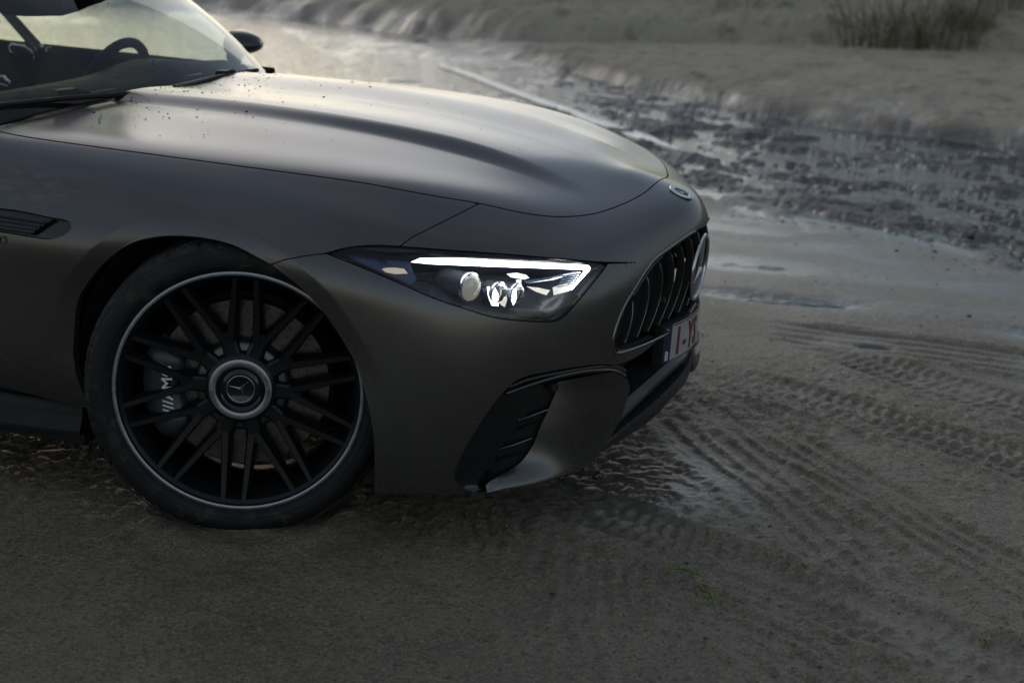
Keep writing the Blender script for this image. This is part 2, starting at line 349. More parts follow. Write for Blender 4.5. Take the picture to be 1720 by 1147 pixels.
def clip_panel(P, N, g):
    """keep g>0 of a grid surface; returns verts, normals, faces, boundary loops edges"""
    nu, nv = g.shape; idx = np.arange(nu*nv).reshape(nu, nv); Pf = P.reshape(-1, 3); Nf = N.reshape(-1, 3); gf = g.ravel()
    a = idx[:-1, :-1].ravel(); b = idx[1:, :-1].ravel(); c = idx[1:, 1:].ravel(); d = idx[:-1, 1:].ravel()
    Q = np.stack([a, b, c, d], 1); pos = gf[Q] > 0; cnt = pos.sum(1)
    full = Q[cnt == 4]; part = Q[(cnt > 0) & (cnt < 4)]
    newV = []; newN = []; ed = {}; faces = []
    def cut(i, j):
        k = (i, j) if i < j else (j, i)
        if k not in ed:
            t = gf[k[0]]/(gf[k[0]]-gf[k[1]]); t = min(max(t, 0.02), .98)
            newV.append(Pf[k[0]]*(1-t)+Pf[k[1]]*t); newN.append(Nf[k[0]]*(1-t)+Nf[k[1]]*t); ed[k] = nu*nv+len(newV)-1
        return ed[k]
    for q in part:
        poly = []
        for m in range(4):
            i, j = int(q[m]), int(q[(m+1) % 4])
            if gf[i] > 0: poly.append(i)
            if (gf[i] > 0) != (gf[j] > 0): poly.append(cut(i, j))
        if len(poly) >= 3: faces.append(poly)
    allF = [list(map(int, f)) for f in full]+faces
    V = np.vstack([Pf]+([np.array(newV)] if newV else [])); Nn = np.vstack([Nf]+([np.array(newN)] if newN else []))
    used = np.unique(np.concatenate([np.array(f) for f in allF])); mp = -np.ones(len(V), int); mp[used] = np.arange(len(used))
    F = [[int(mp[i]) for i in f] for f in allF]
    return V[used], Nn[used], F
def boundary(F):
    cnt = {}
    for f in F:
        for i in range(len(f)):
            e = (f[i], f[(i+1) % len(f)]); k = (min(e), max(e)); cnt.setdefault(k, []).append(e)
    return [v[0] for v in cnt.values() if len(v) == 1]
def panel(name, g, mat, parent, P=None, N=None, rim=.02, both=True, side=-1, skip_center=True, edge_mat=None):
    P = BP2 if P is None else P; N = BN if N is None else N
    V, Nn, F = clip_panel(P, N, g)
    # orientation: make faces agree with normals
    f0 = F[len(F)//2]; fn = np.cross(V[f0[1]]-V[f0[0]], V[f0[2]]-V[f0[0]])
    if fn@Nn[f0[0]] < 0: F = [f[::-1] for f in F]
    be = boundary(F)
    if both or True:
        be = [e for e in be if not (abs(V[e[0]][1]) < 1e-6 and abs(V[e[1]][1]) < 1e-6)]
    n0 = len(V); bv = sorted({i for e in be for i in e}); m1 = {i: n0+k for k, i in enumerate(bv)}; m2 = {i: n0+len(bv)+k for k, i in enumerate(bv)}
    VV = [V, V[bv], V[bv]-Nn[bv]*rim]; RF = [[m1[b], m1[a], m2[a], m2[b]] for a, b in be]
    VV = np.vstack(VV); NN = np.vstack([Nn, np.zeros((2*len(bv), 3))]); FF = F+RF; nskin = len(F)
    mats = [0]*nskin+[1]*len(RF)
    def mirror(VV, NN, FF): return VV*np.array([1, -1, 1]), NN*np.array([1, -1, 1]), [f[::-1] for f in FF]
    if both:
        V2, N2, F2 = mirror(VV, NN, FF); k = len(VV)
        VV = np.vstack([VV, V2]); NN = np.vstack([NN, N2]); FF = FF+[[i+k for i in f] for f in F2]; mats = mats+mats
    elif side > 0: VV, NN, FF = mirror(VV, NN, FF)
    me = bpy.data.meshes.new(name); me.from_pydata(VV.tolist(), [], FF)
    me.polygons.foreach_set('use_smooth', [True]*len(FF)); me.materials.append(mat); me.materials.append(edge_mat or M['paint_inner'])
    me.polygons.foreach_set('material_index', mats); me.update()
    ln = NN/(np.linalg.norm(NN, axis=1, keepdims=True)+1e-9); 
    try: me.normals_split_custom_set_from_vertices([tuple(x) for x in ln])
    except Exception as ex: print('normals', ex)
    return link(name, me, None, parent)

car = empty('sports_car', (0, 0, 0)); tag(car, 'matte dark grey sports car with lit headlight parked on wet sand', 'car')
g_hood = np.minimum(sd['hood']-GAP, (BP[..., 0]-hood_rear(BP[..., 1]))*650)
hood = panel('hood', g_hood, M['paint'], car)
g_f = np.minimum.reduce([sd['fend']-GAP, -sd['arch'], -sd['vent']-.5, (BP[..., 0]+.80)*650, -sd['hl']-1.2])
fender_r = panel('fender', g_f, M['paint'], car, both=False, side=-1)
fender_l = panel('fender', g_f, M['paint'], car, both=False, side=1)
g_b = np.minimum.reduce([-sd['hood']-GAP, -sd['fend']-GAP, -sd['arch'], -sd['hl']-1.2, -sd['slit']-.3, -sd['gr'], -sd['low'], -sd['bot'], (Q0[..., 0]-440.)])
bumper = panel('front_bumper', g_b, M['paint'], car, rim=.03)
# --- lookups on the surface
def hit(px, it=6):
    dd = (Q0[..., 0]-px[0])**2+(Q0[..., 1]-px[1])**2; i, j = np.unravel_index(dd.argmin(), dd.shape)
    fi, fj = float(i), float(j)
    for _ in range(it):
        i0 = min(max(int(fi), 0), NU-2); j0 = min(max(int(fj), 0), NV-2); s, t = fi-i0, fj-j0
        q = (Q0[i0, j0]*(1-s)+Q0[i0+1, j0]*s)*(1-t)+(Q0[i0, j0+1]*(1-s)+Q0[i0+1, j0+1]*s)*t
        J = np.stack([(Q0[i0+1, j0]-Q0[i0, j0])*(1-t)+(Q0[i0+1, j0+1]-Q0[i0, j0+1])*t, (Q0[i0, j0+1]-Q0[i0, j0])*(1-s)+(Q0[i0+1, j0+1]-Q0[i0+1, j0])*s], 1)
        try: st = np.linalg.solve(J, np.array(px, float)-q)
        except Exception: break
        fi = min(max(fi+np.clip(st[0], -8, 8), 0), NU-1); fj = min(max(fj+np.clip(st[1], -8, 8), 0), NV-1)
    i0 = min(max(int(fi), 0), NU-2); j0 = min(max(int(fj), 0), NV-2); s, t = fi-i0, fj-j0
    f = lambda A: (A[i0, j0]*(1-s)+A[i0+1, j0]*s)*(1-t)+(A[i0, j0+1]*(1-s)+A[i0+1, j0+1]*s)*t
    return f(BP2), f(BN)
def sp(px, off=0.):
    """point on the body skin seen at px, pushed 'off' metres deeper"""
    p, n = hit(px); v = rayv(px); v = v/np.linalg.norm(v)
    # stay on the line of sight but at the same skin distance
    t = np.dot(p-CAM, v)
    return CAM+(t+off)*v
MIR = np.array([1, -1, 1])
def patch_px(rows, offs, n=2):
    return np.array([[sp(p, o) for p, o in zip(r, of)] for r, of in zip(rows, offs)])
def both_sides(mb):
    V = np.array(mb.V); k = len(V); m2 = MB(); m2.V = [tuple(v) for v in V]+[tuple(v) for v in V*MIR]; m2.F = list(mb.F)+[tuple(i+k for i in f[::-1]) for f in mb.F]
    return m2
def mirrored(mb):
    m2 = MB(); m2.V = [tuple(np.array(v)*MIR) for v in mb.V]; m2.F = [tuple(f[::-1]) for f in mb.F]; return m2
def poly_solid(px_poly, off, thick, tri=True):
    """prism from a traced outline lying 'off' behind the skin"""
    mb = MB(); A = [sp(p, off) for p in px_poly]; B = [sp(p, off+thick) for p in px_poly]; n = len(A)
    mb.V = [tuple(v) for v in A+B]; mb.F = [tuple(range(n)), tuple(range(n, 2*n))[::-1]]+[(i, n+i, n+(i+1) % n, (i+1) % n) for i in range(n)]
    return mb
# ------------------------------------------------------------------ headlights
HC0 = np.array([800., 478.])
def shrink(poly, k, ky=None):
    return HC0+(np.asarray(poly)-HC0)*np.array([k, ky or k])
DRLP = [(690.5,440.3),(705,434),(750,433.8),(795,434.7),(842,437.5),(889,440.3),(932,442.5),(975,444.5),(988.7,446),(992,450),(990,455),(975,471),(960.5,487.4),(956.5,487),(969,471),(981,455),(977,453),(933,451.3),(889,449.8),(847,448.5),(805.6,447),(764,445.2),(722,443.5)]
def headlight(side):
    hl = empty('headlight', parent=car); fx = (lambda m: m) if side < 0 else mirrored
    k = 2
    ol = HL[::k]; mb = MB()
    rings = [[sp(p, .001) for p in shrink(ol, 1.004)], [sp(p, .010) for p in shrink(ol, .992, .97)], [sp(p, .045) for p in shrink(ol, .95, .86)], [sp(p, .080) for p in shrink(ol, .82, .68)], [sp(p, .100) for p in shrink(ol, .5, .3)]]
    mb.grid(np.array(rings), closed_v=True); n0 = len(ol)
    mb.F.append(tuple(4*n0+i for i in range(n0)))
    fx(mb).build('lamp_housing', M['lamp_dark'], hl, smooth=True)
    lens = panel('lamp_cover', sd['hl']-1.0, M['lens'], hl, P=BP2-.0015*BN, both=False, side=side, rim=.008, edge_mat=M['gloss'])
    fx(poly_solid(DRLP, .020, .006)).build('daytime_light', M['drl'], hl, smooth=False)
    # black brow above the strip
    brow = [(600,417.5),(628,415),(667,416.5),(748,422.5),(845,429.5),(927,436.2),(990,441.5),(1012,446),(994,446.5),(975,441.5),(889,437.5),(795,431.5),(705,430),(650,424)]
    fx(poly_solid(brow, .006, .012)).build('lamp_brow', M['gloss'], hl, smooth=False)
    # inner reflector panels
    fx(poly_solid([(575,428.5),(628,420),(690,427),(688,442),(700,470),(690,478),(640,457)], .035, .004)).build('side_reflector', M['lamp_mid'], hl, smooth=False)
    fx(poly_solid([(641,452),(648,450),(662,449.5),(679,451.5),(685,459.5),(664,460.5),(648,457.5)], .026, .005)).build('marker_lamp', M['amber'], hl, smooth=False)
    # projector modules: barrel with a lens pointing forwards
    for cx, cy, rad, ln, off in ((790, 483, .031, .085, .048), (838, 494, .026, .04, .052), (869, 493, .022, .035, .050)):
        c = sp((cx, cy), off); ax = np.array([.93, -.36, -.06]); ax /= np.linalg.norm(ax)
        a = np.cross(ax, (0, 0, 1)); a /= np.linalg.norm(a); b = np.cross(a, ax); R3 = np.stack([a, b, ax], 1)
        pr = lathe([(rad*.8, -ln), (rad*.98, -ln*.75), (rad*1.0, -.010), (rad*1.10, -.006), (rad*1.10, .0), (rad*.96, .002)], 40)
        m = MB().grid((pr.reshape(-1, 3)@R3.T+c).reshape(pr.shape), closed_u=True); fx(m).build('projector_barrel', M['lamp_silver'], hl, sharp=40)
        dm = lathe([(rad*.96*math.cos(t), .002+rad*.42*math.sin(t)) for t in np.linspace(0, math.pi/2, 7)], 40)
        m = MB().grid((dm.reshape(-1, 3)@R3.T+c).reshape(dm.shape), closed_u=True); fx(m).build('projector_lens', M['lamp_lens'] if ln > .05 else M['lens'], hl)
    for p, mt in (([(818,482),(830,480),(838,496),(837,514),(826,513),(820,498)], 'led_warm'), ([(840,486),(849,483),(852,503),(848,516),(841,512)], 'led_dim'), ([(855,488),(867,484),(868,504),(862,513),(858,500)], 'led_warm'),
                  ([(851,460),(868,458.5),(884,462),(889,467),(880,469.5),(858,466)], 'led_dim'), ([(884,481),(905,483.5),(924,487.5),(918,496),(900,490)], 'led_dim'), ([(928,483),(945,477),(962,478),(956,489),(930,496)], 'led_dim'),
                  ([(867,470),(876,470),(874,486),(866,490)], 'led_dim')):
        fx(poly_solid(p, .046, .006)).build('light_guide', M[mt], hl, smooth=False)
    for i in range(6):
        t = i/5; y0 = 461+t*20
        fx(poly_solid([(946-10*t, y0), (975-13*t, y0-4), (975-13*t, y0-2), (946-10*t, y0+2)], .034, .004)).build('lamp_slat', M['lamp_silver'], hl, smooth=False)
    fx(poly_solid([(880,472),(925,466),(965,456),(972,457),(930,470),(885,476)], .036, .003)).build('reflector_blade', M['lamp_silver'], hl, smooth=False)
    fx(poly_solid([(805,521),(870,531),(920,533),(938,524),(965,495),(972,497),(944,530),(922,537),(868,535),(805,526)], .014, .004)).build('lower_trim', M['gloss'], hl, smooth=False)
    return hl
for s_ in (-1, 1): headlight(s_)

# dark backing behind grille and lower openings
def sub_panel(name, mask, off, mat, parent, step=6):
    P = (BP2-off*BN)[::step, ::step]; m = mask[::step, ::step]; mb = MB(); nu, nv = m.shape; ids = -np.ones((nu, nv), int)
    for i in range(nu):
        for j in range(nv):
            if m[i, j]: ids[i, j] = len(mb.V); mb.V.append(tuple(P[i, j]))
    for i in range(nu-1):
        for j in range(nv-1):
            f = [ids[i, j], ids[i+1, j], ids[i+1, j+1], ids[i, j+1]]
            if min(f) >= 0: mb.F.append(tuple(int(k) for k in f))
    return both_sides(mb).build(name, mat, parent)
UU, VV_ = np.meshgrid(UQ, VQ, indexing='ij')
sub_panel('radiator_backing', ((VV_ > .86) & (UU > 1.96)) | ((VV_ > 1.14) & (UU > 1.52)), .085, M['liner'], bumper)

# ------------------------------------------------------------------ grille
grille = empty('grille', parent=car)
gl = GRILLE[6:-8]
path = [sp(p, .004) for p in gl if p[0] < 1169]
both_sides(MB().tube(path, .0045, 6)).build('grille_frame', M['darkchrome'], grille)
path2 = [sp(p+np.array([2.5*np.sign(1110-p[0]), -3.0 if p[1] > 495 else 3.5]), .022) for p in gl if p[0] < 1165]
both_sides(MB().tube(path2, .005, 6)).build('inner_frame', M['gloss'], grille)
cz = lambda x, y: (1000+x/5.215, 380+y/5.215)
BARS = [((320,650),(316,820),(255,1020)), ((440,425),(462,640),(362,970)), ((548,300),(580,560),(455,920)), ((650,220),(680,490),(550,865)), ((738,155),(768,430),(635,812)), ((818,92),(846,350),(725,752)), ((885,36),(905,270),(800,690))]
def bar_points(b, off):
    P0, P1, P2 = [np.array(cz(*q)) for q in b]; c = 2*P1-.5*(P0+P2)
    return [sp((1-t)**2*P0+2*t*(1-t)*c+t*t*P2, off+.014*(2*t-1)**2) for t in np.linspace(0, 1, 14)]
for b in BARS:
    F_ = np.array(bar_points(b, .010)); lat = np.array([.25, -.97, 0]); dep = np.array([-.95, .1, 0.])
    sec = [(-.0020, 0), (.0020, 0), (.0034, .004), (.0042, .020), (-.0042, .020), (-.0034, .004)]
    G = np.stack([F_+lat*a-dep*0+dep*d_ for a, d_ in sec], 1)
    for mir in (0, 1):
        mb = MB().grid(G, closed_v=True); mb.F.append((0, 1, 2, 3, 4, 5)); mb.F.append(tuple(13*6+i for i in range(6))[::-1])
        (mirrored(mb) if mir else mb).build('grille_bar', M['liner'], grille, sharp=40)
    for mir in (0, 1):
        mb = MB().tube([p+np.array([.0008, -.0004, 0]) for p in F_], .0014, 5); (mirrored(mb) if mir else mb).build('bar_edge', M['darkchrome'], grille)
# parking sensor in the grille
c = sp((1115.5, 504.5), .012); mb = MB(); pr = lathe([(.010, -.02), (.010, 0), (.008, .003), (0, .003)], 20); R3 = np.array([[0, 0, 1], [1, 0, 0], [0, 1, 0]], float)
mb.grid((pr.reshape(-1, 3)@R3.T+c).reshape(pr.shape), closed_u=True).build('sensor', M['black'], grille, sharp=40)
def star_geo(Rr, wid, ht, rot=0.):
    """three-pointed raised star in local xy, z outwards"""
    mb = MB()
    for k in range(3):
        a = rot+k*2*math.pi/3+math.pi/2; d = np.array([math.cos(a), math.sin(a), 0]); n = np.array([-d[1], d[0], 0])
        b1 = d*wid*.35+n*wid; b2 = d*wid*.35-n*wid; tip = d*Rr; top = np.array([0, 0, ht])
        mb.add([b1, tip, b2, top, np.zeros(3)], [(0, 3, 1), (1, 3, 2), (0, 1, 4), (1, 2, 4)])
        d2 = np.array([math.cos(a+math.pi/3), math.sin(a+math.pi/3), 0])*wid*1.0
        mb.add([b1, d2, top], [(0, 1, 2)]); 
        d3 = np.array([math.cos(a-math.pi/3), math.sin(a-math.pi/3), 0])*wid*1.0
        mb.add([b2, d3, top], [(0, 2, 1)])
    return mb
def torus(R_, r_, n=64, m=10):
    a = np.linspace(0, 2*np.pi, n, endpoint=False)[:, None]; b = np.linspace(0, 2*np.pi, m, endpoint=False)[None]
    return np.stack([(R_+r_*np.cos(b))*np.cos(a), (R_+r_*np.cos(b))*np.sin(a), r_*np.sin(b)+0*a], -1)
def frame(c, n, up=(0, 0, 1)):
    n = np.array(n, float); n /= np.linalg.norm(n); up = np.array(up, float); x = np.cross(up, n); x /= np.linalg.norm(x); y = np.cross(n, x)
    return Matrix([[x[i], y[i], n[i], c[i]] for i in range(3)]+[[0, 0, 0, 1]])
SF = frame((.884, 0, .524), (math.cos(.10), 0, -math.sin(.10)))
mb = MB().grid(torus(.0850, .0065), closed_u=True, closed_v=True); mb.build('star_ring', M['chrome'], grille, mtx=SF)
star_geo(.081, .0115, .010).build('star_blades', M['chrome'], grille, smooth=False, mtx=SF)
MB().grid(lathe([(.081, .001), (.04, .003), (0.001, .003)], 48), closed_u=True).build('star_backing', M['gloss'], grille, mtx=SF)
# nose badge
bp_, bn_ = hit((1144, 324)); bn_ = np.array([bn_[0], 0, bn_[2]]); BF = frame(bp_+bn_/np.linalg.norm(bn_)*.0015, bn_, (-.6, 0, .8))
badge = MB().grid(lathe([(.0335, -.002), (.0335, .0012), (.0325, .0018), (.0225, .0018), (.0215, .0008)], 56), closed_u=True).build('nose_badge', M['badge'], car, mtx=BF)
bk = MB().grid(lathe([(.0218, .0006), (.0005, .0006)], 40), closed_u=True).build('badge_centre', M['blackprint'], badge)
star_geo(.0215, .0042, .0022).build('badge_star', M['badge'], badge, smooth=False)
lw = MB()
for k in range(36):
    a = k/36*2*math.pi; c_ = np.array([math.cos(a), math.sin(a), 0]); n_ = np.array([-c_[1], c_[0], 0])
    lw.add([c_*.0255+n_*.0009+(0, 0, .0021), c_*.0305+n_*.0013+(0, 0, .0021), c_*.0305-n_*.0002+(0, 0, .0021), c_*.0255-n_*.0005+(0, 0, .0021)], [(0, 1, 2, 3)])
lw.build('badge_wreath', M['caliper'], badge, smooth=False)

# ------------------------------------------------------------------ number plate
plate = empty('number_plate', parent=car)
def pl(s, t, o=0.):
    y = -.19+s*.38/.52; return np.array([.879-1.1*y*y+.005*t+o*(1-.3*abs(y)), y, .304+.101*t])
def plate_sheet(s0, s1, t0, t1, o, name, mat, thick=.002):
    S = np.linspace(s0, s1, 30); A = np.array([[pl(s, t, o) for t in (t0, t1)] for s in S]); mb = MB().grid(A); B = A-np.array([thick, 0, 0]); mb.grid(B, flip=True)
    mb.grid(np.stack([A[:, 0], B[:, 0]], 1), flip=True); mb.grid(np.stack([A[:, 1], B[:, 1]], 1)); mb.grid(np.stack([A[0], B[0]], 1)); mb.grid(np.stack([A[-1], B[-1]], 1), flip=True)
    return mb.build(name, mat, plate, sharp=40)
plate_sheet(-.008, .528, -.07, 1.07, -.004, 'plate_holder', M['black'], .018)
plate_sheet(.046, .52, 0, 1, 0, 'plate_face', M['plate']); plate_sheet(0, .0455, 0, 1, 0, 'country_band', M['plateband'])
plate_sheet(.049, .517, .02, .05, .0008, 'plate_border', M['platered'], .0006); plate_sheet(.049, .517, .95, .98, .0008, 'plate_border', M['platered'], .0006)
def plate_text(body, s0, t0, size, mat, sx=1., name='plate_character', bold=0.):
    V, F = text_geo(body, size, .0008, 0, bold)
    mk(name, [pl(s0+v[0]*sx, t0+v[1]/.101, .0014+v[2]) for v in V], F, mat, plate, smooth=False)
plate_text('1', .066, .14, .108, M['platered'], .95, bold=.001); plate_text('-', .128, .14, .108, M['platered'], .9, bold=.001)
plate_text('Y', .172, .14, .108, M['platered'], .82, bold=.001); plate_text('S', .237, .14, .108, M['platered'], .82, bold=.001)
plate_text('B', .011, .08, .036, M['white'], 1.)
for t_ in (.9,): MB().tube([pl(.018, t_, 0), pl(.018, t_, .004)], .004, 10).build('plate_screw', M['chrome'], plate)

# ------------------------------------------------------------------ lower bumper: fin, intake, splitter
def curve(pts, n): 
    c = smooth_line(pts, n=12); d = np.r_[0, np.cumsum(np.hypot(*np.diff(c, axis=0).T))]; t = np.linspace(0, d[-1], n)
    return np.stack([np.interp(t, d, c[:, 0]), np.interp(t, d, c[:, 1])], 1)
Lc = curve([(938,641),(932,662),(918,695),(906,720),(896,746),(876,775),(848,794),(818,812),(817,825)], 26)
Rc = curve([(1030,624.5),(1050,633.5),(1058,646),(1055,665.5),(1041,707),(1008,760),(980,785.5),(921,806),(865,819.5),(818,827)], 26)
G = []
for t, (a, b) in enumerate(zip(Lc, Rc)):
    tt = t/25; row = []
    for s in np.linspace(0, 1, 14):
        o = (.055*(1-s)**1.6+.012*s*(1-s))*(1-.8*sstep(.65, 1, tt))-.016*s**2*(1-sstep(.5, .95, tt))+.004
        row.append(sp(a*(1-s)+b*s, o))
    G.append(row)
G = np.array(G); mb = MB().grid(G)
edge = G[:, -1]; ret = MB().grid(np.stack([edge, edge+np.array([-.003, .004, -.001]), edge+np.array([-.05, .045, .004])], 1))
fin = empty('bumper_fin', parent=car)
for mir in (0, 1): (mirrored(mb) if mir else mb).build('fin_panel', M['paint'], fin); (mirrored(ret) if mir else ret).build('fin_return', M['liner'], fin)
tp = curve([(851,661),(893,646),(935,633.5),(965,627),(991,623),(1024.5,622),(1040,625.5),(1052,633)], 24)
for mir in (0, 1):
    m_ = MB().grid(np.array([[sp(p+np.array([0, -4.0]), .010), sp(p+np.array([0, -2.2]), -.002), sp(p, -.006), sp(p+np.array([0, 2.2]), -.002), sp(p+np.array([.5, 4]), .014)] for p in tp]))
    (mirrored(m_) if mir else m_).build('fin_top_edge', M['paint'], fin)
    up = curve([(856,650),(880,640),(907,633),(963,622.5),(1008,617),(1033,617.5),(1052,624)], 20)
    m_ = MB().grid(np.array([[sp(p+np.array([0, -4.5]), .014), sp(p, .004), sp(p+np.array([0, 4.5]), .014)] for p in up])); (mirrored(m_) if mir else m_).build('air_guide', M['gloss'], fin)
    # inner wall of the intake and its louvres
    WL = curve([(868,640),(832,674),(807,710),(782,752),(766,785.5),(764,802),(772,817),(790,826),(817,826)], 24)
    WR = curve([(938,643),(905,672),(880,702),(860,727),(838,758),(826,785),(819,805),(818,818),(818,824)], 24)
    m_ = MB().grid(np.array([[sp(a*(1-s)+b*s, .006+.045*s) for s in np.linspace(0, 1, 7)] for a, b in zip(WL, WR)]))
    (mirrored(m_) if mir else m_).build('intake_wall', M['gloss'], fin)
    for p in ([(868,703),(922,684),(924,687),(921,690),(869,708)], [(838,751),(893,733),(895,736.5),(891,739.5),(839,756)], [(856,727),(908,707),(908,709),(857,730)], [(828,776),(878,759),(877,762),(829,779)]):
        m_ = poly_solid(p, .050, .03); (mirrored(m_) if mir else m_).build('louvre', M['gloss'], fin, smooth=False)
    for p in ([(870,706),(896,697),(922,687)], [(840,754),(866,746),(893,736)]):
        m_ = MB().tube([sp(q, .046) for q in p], .0018, 5); (mirrored(m_) if mir else m_).build('louvre_edge', M['darkchrome'], fin)
    c = sp((932, 651), .014); pr = lathe([(.011, -.03), (.011, 0), (.009, .0025), (0, .0025)], 22); Rm = np.array(frame((0, 0, 0), (.75, -.65, 0)))[:3, :3]
    m_ = MB().grid((pr.reshape(-1, 3)@Rm.T+c).reshape(pr.shape), closed_u=True); (mirrored(m_) if mir else m_).build('sensor', M['black'], fin, sharp=40)
    m_ = MB().grid(np.array([[sp(a*(1-s)+b*s, .075) for s in np.linspace(0, 1, 6)] for a, b in zip(WR, Lc[np.linspace(0, 25, 24).astype(int)])]))
    (mirrored(m_) if mir else m_).build('intake_mesh', M['liner'], fin)
# splitter and cross blade
def yl(lst, x0=.880, k=.55):
    out = []
    for a, b, c in lst:
        ysn_ = np.linspace(-.75, .02, 400); xs_ = np.array([at((a, b), y=q)[0] for q in ysn_]); f_ = xs_-(x0-k*ysn_**2); i_ = int(np.argmin(np.abs(f_)+np.where(ysn_ > 0, 1, 0))); y_ = 0. if c == 0 else ysn_[i_]
        out.append(at((a, b), y=y_))
    return out
def resamp(P, n=30):
    P = np.array(P); d = np.r_[0, np.cumsum(np.linalg.norm(np.diff(P, axis=0), axis=1))]; return spl(d, P, np.linspace(0, d[-1], n))
bt = resamp(yl([(1008,760,-.62),(1049.6,735,-.50),(1100,699,-.345),(1136,660,-.2),(1157,630,-.08),(1163.5,607,0)]))
dx = np.array([1., 0, 0])
mid = resamp(yl([(1013,744,-.61),(1052,711,-.47),(1100,672,-.31),(1136,636,-.17),(1157,606,-.06),(1163,586,0)]))
tp_ = resamp(yl([(1020,722,-.56),(1054,690,-.43),(1100,646,-.28),(1130,618,-.165),(1153,596,-.05),(1160,584,0)]))
tb_ = resamp(yl([(1022,712,-.54),(1054,678,-.41),(1100,637,-.26),(1130,610,-.145),(1150,592,-.04),(1157,581,0)]))-dx*.014
tq = tp_-np.array([0, 0, .010])
splitter = empty('front_splitter', parent=car)
both_sides(MB().grid(np.stack([tb_-dx*.08, tb_, tp_, tq, tq-dx*.05], 1))).build('cross_blade', M['carbon'], splitter, sharp=35)
r1 = tq-dx*.045-np.array([0, 0, .002]); r2 = mid-dx*.03; r3 = mid-np.array([0, 0, .004])
both_sides(MB().grid(np.stack([r1, r2, r3, r3+(bt-r3)*.5+dx*.004, bt, bt-np.array([.01, 0, .006]), bt-np.array([.25, 0, .01])], 1))).build('splitter_lip', M['carbon'], splitter, sharp=40)

# ------------------------------------------------------------------ side vent on the front wing
vent = empty('wing_vent', parent=car)
for mir in (0, 1):
    f_ = mirrored if mir else (lambda m: m)
    g = sd['vent']-.8
    panel('vent_trim', np.minimum(g, 60-0*g), M['gloss'], vent, P=BP2-.012*BN, both=False, side=1 if mir else -1, rim=.004)
    for a, b, k in (((-85,349),(72,372.5),0), ((-88,357),(68,379.5),1), ((-88,365),(60,386),2), ((-80,373),(52,392),3)):
        p = [a, b, (b[0]-2, b[1]+3.2), (a[0], a[1]+3.2)]
        f_(poly_solid(p, -.002, .012)).build('vent_slat', M['black'], vent, smooth=False)
    f_(poly_solid([(84,366.5),(87,367.2),(52,393),(48.5,392.5)], -.002, .010)).build('vent_strut', M['black'], vent, smooth=False)
    V, F = text_geo('BO', .030, .001, .1, .0006)
    c = sp((-13, 409), -.001) ; m_ = MB(); m_.add([c+np.array([v[0], 0, v[1]])+np.array([0, -.002-v[2], 0])+np.array([0, .02*v[1], 0]) for v in V], F); f_(m_).build('wing_lettering', M['darkchrome'], vent, smooth=False)

